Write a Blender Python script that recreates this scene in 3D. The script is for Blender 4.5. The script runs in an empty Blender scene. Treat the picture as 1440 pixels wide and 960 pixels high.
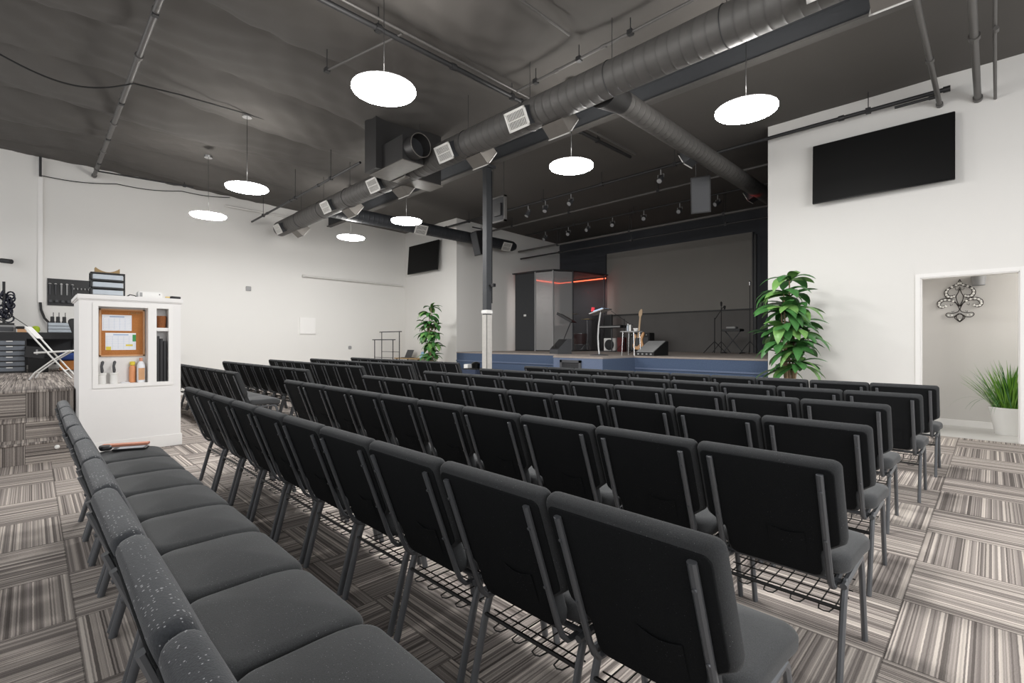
import bpy, bmesh, math, random
from mathutils import Vector, Matrix
random.seed(7)
C = bpy.context.scene.collection
PI = math.pi

# ------------------------------------------------------------------ materials
def srgb(r, g, b):
    f = lambda c: (c/255/12.92) if c/255 <= 0.04045 else ((c/255+0.055)/1.055)**2.4
    return (f(r), f(g), f(b), 1)

class N:
    def __init__(s, name):
        s.m = bpy.data.materials.new(name); s.m.use_nodes = True
        s.t = s.m.node_tree; s.n = s.t.nodes; s.l = s.t.links
        s.b = s.n['Principled BSDF']
    def new(s, typ, **kw):
        x = s.n.new(typ)
        for k, v in kw.items(): setattr(x, k, v)
        return x
    def math(s, op, a, b=None, c=None):
        x = s.new('ShaderNodeMath', operation=op)
        for i, v in enumerate((a, b, c)):
            if v is None: continue
            if isinstance(v, (int, float)): x.inputs[i].default_value = v
            else: s.l.new(v, x.inputs[i])
        return x.outputs[0]
    def mix(s, f, a, b, blend='MIX'):
        x = s.new('ShaderNodeMix', data_type='RGBA', blend_type=blend)
        for sock, v in ((x.inputs[0], f), (x.inputs[6], a), (x.inputs[7], b)):
            if isinstance(v, (int, float)): sock.default_value = v
            elif isinstance(v, tuple): sock.default_value = v
            else: s.l.new(v, sock)
        return x.outputs[2]

def mat(name, col, rough=0.6, metal=0.0, noise=0.06, nscale=12, bump=0.0, bscale=80, spec=0.5, emit=None, estr=0, alpha=1, coat=0):
    k = N(name)
    co = k.new('ShaderNodeTexCoord').outputs['Object']
    nz = k.new('ShaderNodeTexNoise'); nz.inputs['Scale'].default_value = nscale; nz.inputs['Detail'].default_value = 4
    k.l.new(co, nz.inputs['Vector'])
    c = col if len(col) == 4 else (*col, 1)
    dark = tuple(x*(1-noise) for x in c[:3])+(1,); lite = tuple(min(1, x*(1+noise)) for x in c[:3])+(1,)
    k.l.new(k.mix(nz.outputs['Fac'], dark, lite), k.b.inputs['Base Color'])
    k.b.inputs['Roughness'].default_value = rough; k.b.inputs['Metallic'].default_value = metal
    k.b.inputs['Specular IOR Level'].default_value = spec
    if coat: k.b.inputs['Coat Weight'].default_value = coat
    if bump:
        n2 = k.new('ShaderNodeTexNoise'); n2.inputs['Scale'].default_value = bscale; n2.inputs['Detail'].default_value = 3
        k.l.new(co, n2.inputs['Vector'])
        bp = k.new('ShaderNodeBump'); bp.inputs['Strength'].default_value = bump; bp.inputs['Distance'].default_value = 0.01
        k.l.new(n2.outputs['Fac'], bp.inputs['Height']); k.l.new(bp.outputs[0], k.b.inputs['Normal'])
    if emit:
        k.b.inputs['Emission Color'].default_value = emit; k.b.inputs['Emission Strength'].default_value = estr
    if alpha < 1: k.b.inputs['Alpha'].default_value = alpha
    return k.m

def carpet(name, A, B, size, a0, b0, gain=1.0, cols=None, even=False, shift=False):
    """quarter-turned striped carpet tiles; A,B are world axes 0/1/2 of the surface"""
    k = N(name)
    g = k.new('ShaderNodeNewGeometry').outputs['Position']
    sp = k.new('ShaderNodeSeparateXYZ'); k.l.new(g, sp.inputs[0])
    class O: pass
    sx = sp
    if shift:
        lt = k.math('LESS_THAN', sp.outputs[0], 0.75)
        q = O(); q.outputs = [k.math('SUBTRACT', sp.outputs[0], k.math('MULTIPLY', lt, 0.175)), k.math('ADD', sp.outputs[1], k.math('MULTIPLY', lt, 0.392)), sp.outputs[2]]
        sp = q
    wob = k.new('ShaderNodeTexNoise'); wob.inputs['Scale'].default_value = 30; k.l.new(g, wob.inputs['Vector'])
    w = k.math('MULTIPLY', k.math('SUBTRACT', wob.outputs['Fac'], 0.5), 0.0028)
    a, b = k.math('ADD', sp.outputs[A], w), k.math('ADD', sp.outputs[B], w)
    ua = k.math('DIVIDE', k.math('SUBTRACT', sp.outputs[A], a0), size); ub = k.math('DIVIDE', k.math('SUBTRACT', sp.outputs[B], b0), size)
    ia, ib = k.math('FLOOR', ua), k.math('FLOOR', ub)
    par = k.math('FLOORED_MODULO', k.math('ADD', ia, ib), 2.0)
    if even: par = k.math('MULTIPLY', par, 0.0)
    seed = k.math('ADD', k.math('MULTIPLY', ia, 17.31), k.math('MULTIPLY', ib, 7.77))
    c = k.math('ADD', k.math('MULTIPLY', a, k.math('SUBTRACT', 1.0, par)), k.math('MULTIPLY', b, par))
    v = None
    def stripes(width, amp, off):
        wn = k.new('ShaderNodeTexWhiteNoise', noise_dimensions='1D')
        k.l.new(k.math('ADD', k.math('FLOOR', k.math('DIVIDE', c, width)), k.math('ADD', seed, off)), wn.inputs['W'])
        return k.math('MULTIPLY', wn.outputs['Value'], amp)
    v = k.math('ADD', stripes(0.006, 0.58, 0.5), stripes(0.019, 0.42, 50.5))
    fz = k.new('ShaderNodeTexNoise'); fz.inputs['Scale'].default_value = 260; fz.inputs['Detail'].default_value = 2; k.l.new(g, fz.inputs['Vector'])
    v = k.math('ADD', v, k.math('MULTIPLY', k.math('SUBTRACT', fz.outputs['Fac'], 0.5), 0.35))
    wt = k.new('ShaderNodeTexWhiteNoise', noise_dimensions='1D'); k.l.new(k.math('ADD', seed, 3.3), wt.inputs['W'])
    v = k.math('ADD', v, k.math('MULTIPLY', k.math('SUBTRACT', wt.outputs['Value'], 0.5), 0.10))
    r = k.new('ShaderNodeValToRGB'); k.l.new(v, r.inputs[0])
    cols = cols or [(0.08, (98, 91, 87)), (0.34, (134, 126, 121)), (0.52, (162, 153, 147)), (0.68, (188, 178, 169)), (0.92, (222, 212, 202))]
    e = r.color_ramp.elements
    e[0].position = cols[0][0]; e[0].color = srgb(*cols[0][1]); e[1].position = cols[-1][0]; e[1].color = srgb(*cols[-1][1])
    for p, cc in cols[1:-1]:
        q = e.new(p); q.color = srgb(*cc)
    # dark joint between tiles
    fa, fb = k.math('FRACT', ua), k.math('FRACT', ub)
    ed = k.math('MINIMUM', k.math('MINIMUM', fa, k.math('SUBTRACT', 1.0, fa)), k.math('MINIMUM', fb, k.math('SUBTRACT', 1.0, fb)))
    j = k.math('LESS_THAN', ed, 0.006)
    colr = k.mix(k.math('MULTIPLY', j, 0.45), r.outputs[0], srgb(40, 36, 34))
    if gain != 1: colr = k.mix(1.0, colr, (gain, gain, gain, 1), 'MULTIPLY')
    k.l.new(colr, k.b.inputs['Base Color'])
    k.b.inputs['Roughness'].default_value = 0.92; k.b.inputs['Specular IOR Level'].default_value = 0.2
    bp = k.new('ShaderNodeBump'); bp.inputs['Strength'].default_value = 0.4; bp.inputs['Distance'].default_value = 0.004
    k.l.new(v, bp.inputs['Height']); k.l.new(bp.outputs[0], k.b.inputs['Normal'])
    return k.m

def fabric(name, col, lint=0.0, rough=0.9, sheen=0.2, spec=0.25):
    k = N(name)
    co = k.new('ShaderNodeTexCoord').outputs['Object']
    n1 = k.new('ShaderNodeTexNoise'); n1.inputs['Scale'].default_value = 330; n1.inputs['Detail'].default_value = 2; k.l.new(co, n1.inputs['Vector'])
    n2 = k.new('ShaderNodeTexNoise'); n2.inputs['Scale'].default_value = 14; n2.inputs['Detail'].default_value = 5; k.l.new(co, n2.inputs['Vector'])
    c1 = tuple(x*0.45 for x in col[:3])+(1,); c2 = tuple(x*1.6 for x in col[:3])+(1,)
    base = k.mix(n1.outputs['Fac'], c1, c2)
    base = k.mix(k.math('MULTIPLY', n2.outputs['Fac'], 0.3), base, c2)
    if lint:
        vo = k.new('ShaderNodeTexVoronoi'); vo.inputs['Scale'].default_value = 150; k.l.new(co, vo.inputs['Vector'])
        gq = k.new('ShaderNodeTexNoise'); gq.inputs['Scale'].default_value = 6; k.l.new(co, gq.inputs['Vector'])
        m1 = k.math('LESS_THAN', vo.outputs['Distance'], k.math('MULTIPLY', gq.outputs['Fac'], 0.50*lint))
        sc = k.new('ShaderNodeSeparateColor'); k.l.new(vo.outputs['Color'], sc.inputs[0])
        m = k.math('MULTIPLY', m1, k.math('GREATER_THAN', sc.outputs[0], 0.62))
        base = k.mix(k.math('MULTIPLY', m, 0.55), base, (0.45, 0.45, 0.46, 1))
    k.l.new(base, k.b.inputs['Base Color'])
    k.b.inputs['Roughness'].default_value = rough; k.b.inputs['Specular IOR Level'].default_value = spec
    k.b.inputs['Sheen Weight'].default_value = sheen; k.b.inputs['Sheen Roughness'].default_value = 0.4
    bp = k.new('ShaderNodeBump'); bp.inputs['Strength'].default_value = 0.35; bp.inputs['Distance'].default_value = 0.002
    k.l.new(n1.outputs['Fac'], bp.inputs['Height']); k.l.new(bp.outputs[0], k.b.inputs['Normal'])
    return k.m

def ribbed(name, col, axis, pitch, strength, rough=0.55, metal=0.15):
    k = N(name)
    co = k.new('ShaderNodeTexCoord').outputs['Object']
    sp = k.new('ShaderNodeSeparateXYZ'); k.l.new(co, sp.inputs[0])
    f = k.math('FRACT', k.math('DIVIDE', sp.outputs[axis], pitch))
    h = k.math('POWER', k.math('ABSOLUTE', k.math('SUBTRACT', k.math('MULTIPLY', f, 2.0), 1.0)), 6.0)
    nz = k.new('ShaderNodeTexNoise'); nz.inputs['Scale'].default_value = 7; nz.inputs['Detail'].default_value = 5; k.l.new(co, nz.inputs['Vector'])
    base = k.mix(nz.outputs['Fac'], tuple(x*0.75 for x in col[:3])+(1,), tuple(x*1.25 for x in col[:3])+(1,))
    k.l.new(k.mix(k.math('MULTIPLY', h, 0.4), base, tuple(x*0.45 for x in col[:3])+(1,)), k.b.inputs['Base Color'])
    k.b.inputs['Roughness'].default_value = rough; k.b.inputs['Metallic'].default_value = metal
    bp = k.new('ShaderNodeBump'); bp.inputs['Strength'].default_value = strength; bp.inputs['Distance'].default_value = 0.02
    k.l.new(h, bp.inputs['Height']); k.l.new(bp.outputs[0], k.b.inputs['Normal'])
    return k.m

M = {}
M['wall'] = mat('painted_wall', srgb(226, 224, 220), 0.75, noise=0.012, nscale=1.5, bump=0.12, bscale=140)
M['trim'] = mat('trim_paint', srgb(236, 234, 231), 0.45, noise=0.01)
M['cap'] = mat('partition_paint', srgb(232, 230, 228), 0.5, noise=0.012)
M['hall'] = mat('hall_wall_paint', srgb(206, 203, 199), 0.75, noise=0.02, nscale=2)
M['ceil'] = mat('ceiling_fabric', srgb(84, 81, 78), 0.85, noise=0.12, nscale=0.7, bump=0.25, bscale=5)
M['black_wall'] = mat('black_painted_wall', srgb(54, 56, 61), 0.75, noise=0.10, nscale=2)
M['screen'] = mat('screen_grey', srgb(126, 123, 118), 0.8, noise=0.06, nscale=1.2)
M['screen_low'] = mat('lower_wall_grey', srgb(98, 96, 94), 0.8, noise=0.12, nscale=2)
M['stage_top'] = mat('stage_floor_carpet', srgb(150, 141, 134), 0.9, noise=0.12, nscale=9, bump=0.3)
M['blue'] = mat('blue_carpet', srgb(72, 87, 112), 0.95, noise=0.22, nscale=45, bump=0.4, bscale=200)
M['blue_light'] = mat('blue_carpet_pale', srgb(98, 110, 134), 0.95, noise=0.18, nscale=45, bump=0.4, bscale=200)  # paler tone of the blue carpet, for thrust front and edge strips
M['carpet'] = carpet('carpet_tiles', 0, 1, 0.612, 3.64, 0.31, shift=True)
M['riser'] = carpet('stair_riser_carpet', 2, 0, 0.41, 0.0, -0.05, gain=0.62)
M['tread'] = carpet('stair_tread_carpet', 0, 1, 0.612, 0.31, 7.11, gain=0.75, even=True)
M['tile'] = mat('hall_floor_tile', srgb(200, 198, 194), 0.3, noise=0.03, nscale=3)
M['seat'] = fabric('seat_fabric', srgb(62, 63, 64))
M['seat_lint'] = fabric('seat_fabric_lint', srgb(60, 61, 62), 0.5)
M['back'] = fabric('shaded_back_fabric', srgb(26, 27, 28), 0.2, sheen=0.0, spec=0.08)  # darker than the cushion: shade on the chair rear put into the colour
M['cushion'] = fabric('back_cushion_fabric', srgb(52, 53, 54), 0.3, sheen=0.06, spec=0.15)
M['back_lint'] = fabric('back_fabric_lint', srgb(48, 50, 53), 1.0)
M['cmetal'] = mat('charcoal_chair_metal', srgb(96, 98, 101), 0.34, metal=0.35, noise=0.05)
M['wire'] = mat('rack_wire', srgb(34, 33, 32), 0.4, metal=0.4)
M['duct'] = ribbed('spiral_duct', srgb(84, 82, 80), 1, 0.125, 0.35)
M['duct_dark'] = ribbed('dark_spiral_duct', srgb(52, 54, 58), 1, 0.125, 0.4)
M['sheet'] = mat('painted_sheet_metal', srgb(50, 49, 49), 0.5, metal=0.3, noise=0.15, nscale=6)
M['sheet_lit'] = mat('lit_sheet_underside', srgb(112, 108, 103), 0.5, metal=0.3, noise=0.15, nscale=9)  # paler copy of the duct sheet, light on undersides put into the colour
M['dark_sheet'] = mat('dark_sheet', srgb(40, 41, 44), 0.6, noise=0.1)
M['grille'] = mat('white_grille_paint', srgb(214, 212, 208), 0.5, noise=0.02)
M['slot'] = mat('grille_slot_dark', srgb(52, 50, 49), 0.7)
M['beam'] = mat('black_beam_paint', srgb(58, 60, 63), 0.6, noise=0.1)
M['beam_light'] = mat('beam_flange_paint', srgb(84, 82, 80), 0.6, noise=0.1)
M['pipe'] = mat('grey_pipe_paint', srgb(98, 96, 94), 0.45, metal=0.3, noise=0.1)
M['pipe_dark'] = mat('dark_pipe_paint', srgb(52, 52, 53), 0.5, metal=0.3, noise=0.1)
M['black'] = mat('black_plastic', srgb(26, 26, 28), 0.5, noise=0.1)
M['black_gloss'] = mat('black_gloss', srgb(12, 12, 13), 0.28, noise=0.05, spec=0.3)
M['tv'] = mat('tv_panel', srgb(17, 17, 17), 0.45, noise=0.05, spec=0.15)
M['darkgrey'] = mat('dark_grey_plastic', srgb(70, 71, 74), 0.55)
M['grey'] = mat('grey_plastic', srgb(150, 150, 150), 0.5)
M['clear'] = mat('frosted_drawer', srgb(176, 184, 192), 0.3, noise=0.08, nscale=20)
M['clear_dark'] = mat('smoky_drawer', srgb(104, 110, 118), 0.3, noise=0.15, nscale=25)
M['white'] = mat('white_plastic', srgb(232, 231, 228), 0.45, noise=0.01)
M['chrome'] = mat('bright_metal', srgb(190, 190, 190), 0.25, metal=0.9)
M['light'] = mat('light_diffuser', (1, 1, 1), 0.5, emit=(1, 0.99, 0.975, 1), estr=74)
M['cork'] = mat('cork', srgb(178, 116, 62), 0.9, noise=0.2, nscale=90, bump=0.3)
M['wood'] = mat('pale_wood', srgb(205, 158, 116), 0.6, noise=0.1)
M['brown'] = mat('brown_cardboard', srgb(165, 138, 98), 0.8, noise=0.1)
M['paper'] = mat('paper', srgb(236, 238, 242), 0.7, noise=0.01)
M['ink'] = mat('pale_blue_ink', srgb(150, 172, 205), 0.7)
M['green'] = mat('green_card', srgb(60, 150, 80), 0.6)
M['yellow'] = mat('yellow_card', srgb(226, 205, 70), 0.6)
M['lime'] = mat('lime_plastic', srgb(172, 198, 40), 0.5)
M['peach'] = mat('peach_plastic', srgb(222, 150, 100), 0.5)
M['pink'] = mat('salmon_book_cover', srgb(214, 148, 122), 0.6)
M['basket'] = mat('wicker', srgb(140, 84, 44), 0.8, noise=0.35, nscale=60, bump=0.8, bscale=60)
M['leaf'] = mat('leaf_green', srgb(66, 116, 60), 0.42, noise=0.4, nscale=9)
M['leaf_light'] = mat('leaf_light_green', srgb(112, 156, 84), 0.42, noise=0.3, nscale=9)
M['stem'] = mat('plant_stem', srgb(146, 122, 98), 0.8, noise=0.25, nscale=30)
M['grass'] = mat('grass_green', srgb(112, 160, 52), 0.5, noise=0.5, nscale=6)
M['moss'] = mat('moss', srgb(120, 140, 70), 0.9, noise=0.3)
M['concrete'] = mat('column_wrap', srgb(190, 187, 182), 0.85, noise=0.14, nscale=20, bump=0.4)
M['navy'] = mat('navy_cloth', srgb(52, 62, 84), 0.85)
M['skyblue'] = mat('pale_blue_card', srgb(150, 190, 222), 0.6)
M['bronze'] = mat('bronze_wire', srgb(52, 46, 44), 0.45, metal=0.5)
M['pearl'] = mat('pearl', srgb(250, 247, 242), 0.25)
M['led'] = mat('red_led', (1, 0.1, 0.05), 0.5, emit=(1, 0.12, 0.05, 1), estr=6)
M['screen_blue'] = mat('blue_lit_paper', srgb(170, 205, 240), 0.5, emit=(0.45, 0.7, 1, 1), estr=0.5)  # blue light on the sheet put in as a glow of its own
M['screen_red'] = mat('red_lit_paper', srgb(220, 50, 60), 0.5, emit=(1, 0.08, 0.1, 1), estr=0.5)  # red light on the folder put in as a glow of its own
M['guitar'] = mat('guitar_wood', srgb(196, 142, 84), 0.35, noise=0.2)
M['maple'] = mat('maple_neck', srgb(188, 160, 128), 0.5)
M['drum'] = mat('drum_shell', srgb(96, 28, 30), 0.3)
M['brass'] = mat('cymbal_brass', srgb(190, 165, 105), 0.3, metal=0.8)
M['cable'] = mat('black_cable', srgb(30, 30, 30), 0.6)

def glass_mat(name, tint, alpha, rough=0.08, gw=0.45, dc=0.30):
    k = N(name)
    tr = k.new('ShaderNodeBsdfTransparent'); tr.inputs[0].default_value = tint
    gl = k.new('ShaderNodeBsdfGlossy'); gl.inputs['Roughness'].default_value = rough; gl.inputs['Color'].default_value = (0.8, 0.8, 0.8, 1)
    df = k.new('ShaderNodeBsdfDiffuse'); df.inputs[0].default_value = (dc, dc, dc, 1)
    co = k.new('ShaderNodeTexCoord').outputs['Object']
    nz = k.new('ShaderNodeTexNoise'); nz.inputs['Scale'].default_value = 1.5; k.l.new(co, nz.inputs['Vector'])
    mx0 = k.new('ShaderNodeMixShader'); mx0.inputs[0].default_value = gw; k.l.new(df.outputs[0], mx0.inputs[1]); k.l.new(gl.outputs[0], mx0.inputs[2])
    mx = k.new('ShaderNodeMixShader'); k.l.new(k.math('ADD', alpha-0.04, k.math('MULTIPLY', nz.outputs['Fac'], 0.08)), mx.inputs[0])
    k.l.new(tr.outputs[0], mx.inputs[1]); k.l.new(mx0.outputs[0], mx.inputs[2])
    k.l.new(mx.outputs[0], k.n['Material Output'].inputs['Surface'])
    return k.m
M['acrylic'] = glass_mat('acrylic_panel', (0.80, 0.81, 0.82, 1), 0.16)
M['acrylic_haze'] = glass_mat('reflection_haze_acrylic', (0.8, 0.8, 0.8, 1), 0.55, 0.4, 0.12, 0.34)  # grey reflection on the booth panels put in as a diffuse haze
M['foam'] = mat('acoustic_panel', srgb(58, 59, 61), 0.9, noise=0.15, nscale=30, bump=0.4)

# ------------------------------------------------------------------ mesh builder
class B:
    def __init__(s): s.bm = bmesh.new()
    def box(s, lo, hi, rot=None, piv=None):
        vs = bmesh.ops.create_cube(s.bm, size=1)['verts']
        c = [(lo[i]+hi[i])/2 for i in range(3)]; d = [abs(hi[i]-lo[i]) for i in range(3)]
        for v in vs: v.co = Vector((v.co.x*d[0], v.co.y*d[1], v.co.z*d[2]))
        if rot is not None and piv is None:
            for v in vs: v.co = rot @ v.co
        for v in vs: v.co += Vector(c)
        if piv is not None:
            p = Vector(piv)
            for v in vs: v.co = rot @ (v.co-p) + p
        return s
    def tube(s, pts, r, n=8, closed=False, flat=None, cap=True):
        pts = [Vector(p) for p in pts]; rings = []; m = len(pts)
        up = None
        for i, p in enumerate(pts):
            if closed: t = pts[(i+1) % m]-pts[i-1]
            elif i == 0: t = pts[1]-p
            elif i == m-1: t = p-pts[i-1]
            else: t = (pts[i+1]-p).normalized()+(p-pts[i-1]).normalized()
            t.normalize()
            if up is None:
                up = Vector((0, 1, 0)) if abs(t.y) < 0.9 else Vector((0, 0, 1))
            u = (up-t*up.dot(t)).normalized(); w = t.cross(u); up = u
            rr = r[i] if isinstance(r, (list, tuple)) else r
            ru, rw = (rr, rr) if flat is None else flat
            rings.append([s.bm.verts.new(p+u*ru*math.cos(2*PI*(j+.5)/n)+w*rw*math.sin(2*PI*(j+.5)/n)) for j in range(n)])
        for i in range(m if closed else m-1):
            a, b = rings[i], rings[(i+1) % m]
            for j in range(n): s.bm.faces.new((a[j], a[(j+1) % n], b[(j+1) % n], b[j]))
        if not closed and cap:
            s.bm.faces.new(rings[0][::-1]); s.bm.faces.new(rings[-1])
        return s
    def cyl(s, a, b, r, r2=None, n=16): return s.tube([a, b], [r, r if r2 is None else r2], n)
    def lathe(s, prof, n=24, c=(0, 0, 0)):
        rings = []
        for r, z in prof:
            rings.append([s.bm.verts.new((c[0]+r*math.cos(2*PI*j/n), c[1]+r*math.sin(2*PI*j/n), c[2]+z)) for j in range(n)] if r > 1e-5 else [s.bm.verts.new((c[0], c[1], c[2]+z))])
        for a, b in zip(rings, rings[1:]):
            for j in range(n):
                k = (j+1) % n
                if len(a) == 1 and len(b) == 1: continue
                if len(a) == 1: s.bm.faces.new((a[0], b[j], b[k]))
                elif len(b) == 1: s.bm.faces.new((a[j], a[k], b[0]))
                else: s.bm.faces.new((a[j], a[k], b[k], b[j]))
        return s
    def prism(s, poly, f, t0, t1):
        """poly: 2-D points; f(u,v,t) -> 3-D"""
        a = [s.bm.verts.new(f(u, v, t0)) for u, v in poly]; b = [s.bm.verts.new(f(u, v, t1)) for u, v in poly]
        s.bm.faces.new(a[::-1]); s.bm.faces.new(b); n = len(poly)
        for i in range(n): s.bm.faces.new((a[i], a[(i+1) % n], b[(i+1) % n], b[i]))
        return s
    def pad(s, poly, f, t0, t1, r, puff=0.0, puff0=0.0):
        """soft slab: outline poly (u,v) about its centre, rounded rims of radius r, bulging faces"""
        cu = sum(p[0] for p in poly)/len(poly); cv = (min(p[1] for p in poly)+max(p[1] for p in poly))/2
        hu = max(abs(p[0]-cu) for p in poly); hv = max(abs(p[1]-cv) for p in poly)
        prof = []
        for q in (0.0, 0.35, 0.65, 0.85): prof.append((q, t1+puff*(1-q*q)))
        for i in range(6):
            th = PI/2*i/5; prof.append((('i', r*(1-math.sin(th))), t1-r*(1-math.cos(th)) if False else t1-r+r*math.cos(th)))
        for i in range(6):
            th = PI/2*i/5; prof.append((('i', r*(1-math.cos(th))), t0+r-r*math.sin(th)))
        for q in (0.85, 0.5, 0.0): prof.append((q, t0-puff0*(1-q*q)))
        rings = []
        for q, t in prof:
            if isinstance(q, tuple): su, sv = 1-q[1]/hu, 1-q[1]/hv
            else: su, sv = q*(1-r/hu), q*(1-r/hv)
            if su < 1e-6: rings.append([s.bm.verts.new(f(cu, cv, t))])
            else: rings.append([s.bm.verts.new(f(cu+(u-cu)*su, cv+(v-cv)*sv, t)) for u, v in poly])
        n = len(poly)
        for a, b in zip(rings, rings[1:]):
            for j in range(n):
                k = (j+1) % n
                if len(a) == 1: s.bm.faces.new((a[0], b[j], b[k]))
                elif len(b) == 1: s.bm.faces.new((a[j], a[k], b[0]))
                else: s.bm.faces.new((a[j], a[k], b[k], b[j]))
        return s
    def quad(s, *p):
        s.bm.faces.new([s.bm.verts.new(q) for q in p]); return s
    def leaf(s, base, dirh, up, length, width, droop, seg=6, roll=0.0, fold=0.25):
        p = Vector(base); d = Vector((math.cos(dirh)*math.cos(up), math.sin(dirh)*math.cos(up), math.sin(up)))
        side0 = Vector((-math.sin(dirh), math.cos(dirh), 0)); prev = None; st = length/seg; el = up
        for i in range(seg+1):
            u = i/seg
            w = width*(math.sin(PI*min(1, u*0.92+0.08))**0.8)*(1 if i < seg else 0.05)
            n_ = side0.cross(d).normalized()
            sd = (side0*math.cos(roll)+n_*math.sin(roll))
            row = [s.bm.verts.new(p-sd*w*0.5+n_*w*fold*0.5), s.bm.verts.new(p), s.bm.verts.new(p+sd*w*0.5+n_*w*fold*0.5)]
            if prev:
                s.bm.faces.new((prev[0], prev[1], row[1], row[0])); s.bm.faces.new((prev[1], prev[2], row[2], row[1]))
            prev = row; p = p+d*st; el -= droop/seg
            d = Vector((math.cos(dirh)*math.cos(el), math.sin(dirh)*math.cos(el), math.sin(el)))
        return s
    def mesh(s, name, m, sharp=35, bevel=0):
        if bevel:
            bmesh.ops.bevel(s.bm, geom=[e for e in s.bm.edges if e.is_manifold and e.calc_face_angle(0) > 0.6], offset=bevel, segments=2, affect='EDGES', clamp_overlap=True)
        bmesh.ops.recalc_face_normals(s.bm, faces=s.bm.faces)
        me = bpy.data.meshes.new(name); s.bm.to_mesh(me); s.bm.free()
        me.materials.append(m if not isinstance(m, str) else M[m])
        for p in me.polygons: p.use_smooth = True
        me.set_sharp_from_angle(angle=math.radians(sharp))
        return me
    def build(s, name, m, parent=None, loc=(0, 0, 0), sharp=35, bevel=0, rotz=0):
        o = bpy.data.objects.new(name, s.mesh(name, m, sharp, bevel)); C.objects.link(o)
        o.location = loc; o.rotation_euler = (0, 0, rotz)
        if parent: o.parent = parent
        return o

def tag(o, label, cat, group=None):
    o['label'] = label; o['category'] = cat
    if group: o['group'] = group
    return o
def thing(name, label, cat, loc=(0, 0, 0), rotz=0, group=None):
    o = bpy.data.objects.new(name, None); C.objects.link(o); o.empty_display_size = 0.1
    o.location = loc; o.rotation_euler = (0, 0, rotz)
    return tag(o, label, cat, group)
def struct(o): o['kind'] = 'structure'; return o
def dup(o, parent=None):
    c = o.copy(); C.objects.link(c)
    if parent: c.parent = parent
    for ch in list(o.children): dup(ch, c)
    return c
def clone(o, loc, rotz=None, label=None, scale=None):
    c = dup(o); c.location = loc
    if rotz is not None: c.rotation_euler = (0, 0, rotz)
    if label: c['label'] = label
    if scale: c.scale = scale
    return c
def rrect(hx, hy, r, n=5):
    out = []
    for cx, cy, a0 in ((hx-r, hy-r, 0), (-hx+r, hy-r, 90), (-hx+r, -hy+r, 180), (hx-r, -hy+r, 270)):
        for i in range(n+1):
            a = math.radians(a0+90*i/n); out.append((cx+r*math.cos(a), cy+r*math.sin(a)))
    return out
def dense(poly, step):
    out = []
    for i, p in enumerate(poly):
        q = poly[(i+1) % len(poly)]; L = math.hypot(q[0]-p[0], q[1]-p[1]); n = max(1, int(L/step))
        for j in range(n): out.append((p[0]+(q[0]-p[0])*j/n, p[1]+(q[1]-p[1])*j/n))
    return out
ORD = ['first', 'second', 'third', 'fourth', 'fifth', 'sixth', 'seventh', 'eighth', 'ninth', 'tenth', 'eleventh']

# ------------------------------------------------------------------ camera
XF, YL, YS, YR, XB = 8.69, 13.65, 10.96, 2.645, 13.38      # front walls, left wall, stage sides, back wall
H = 1.27; SZ = 0.98
cam = bpy.data.cameras.new('camera'); co = bpy.data.objects.new('camera', cam); C.objects.link(co)
cam.sensor_width = 36; cam.lens = 675/1440*36; cam.clip_start = 0.05; cam.clip_end = 100
co.location = (0, 0, H); co.rotation_euler = (PI/2, 0, math.radians(-45)); cam.shift_y = 0.5/1440
bpy.context.scene.camera = co

def czf(x): return 5.05-0.022*x          # ceiling height

# ------------------------------------------------------------------ shell
struct(B().box((-3.2, -3.7, -0.1), (XF, YL+0.1, 0)).build('floor', 'carpet'))
struct(B().box((-3.2, YL, 0), (XF+0.1, YL+0.12, 5.25)).build('wall_left', 'wall'))
struct(B().box((XF, YS, 0), (XF+0.12, YL, 5.0)).build('wall_front_left', 'wall'))
struct(B().box((XF+0.12, YS, 0), (XB, YS+0.12, 5.0)).build('wall_stage_left', 'wall'))
struct(B().box((XB, YR, 0), (XB+0.12, YS+0.12, 5.0)).build('wall_back', 'black_wall'))
struct(B().box((XF+0.121, YR-0.12, 0), (XB, YR, 5.0)).build('wall_stage_right', 'black_wall'))
oy0, oy1, oz = -0.245, 0.70, 2.15
b = B(); b.box((XF, oy1, 0), (XF+0.12, YR, 5.0)); b.box((XF, oy0, oz), (XF+0.12, oy1, 5.0)); b.box((XF, -3.7, 0), (XF+0.12, oy0, 5.0))
struct(b.build('wall_front_right', 'wall'))
# doorway casing
b = B()
b.box((XF-0.018, oy1, 0), (XF+0.005, oy1+0.055, oz+0.055)); b.box((XF-0.018, oy0-0.055, 0), (XF+0.005, oy0, oz+0.055)); b.box((XF-0.018, oy0, oz), (XF+0.005, oy1, oz+0.055))
b.box((XF-0.002, oy1-0.012, 0), (XF+0.125, oy1+0.002, oz)); b.box((XF-0.002, oy0-0.002, 0), (XF+0.125, oy0+0.012, oz)); b.box((XF-0.002, oy0, oz-0.012), (XF+0.125, oy1, oz+0.002))
struct(b.build('trim_doorway', 'trim', bevel=0.003))
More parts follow.
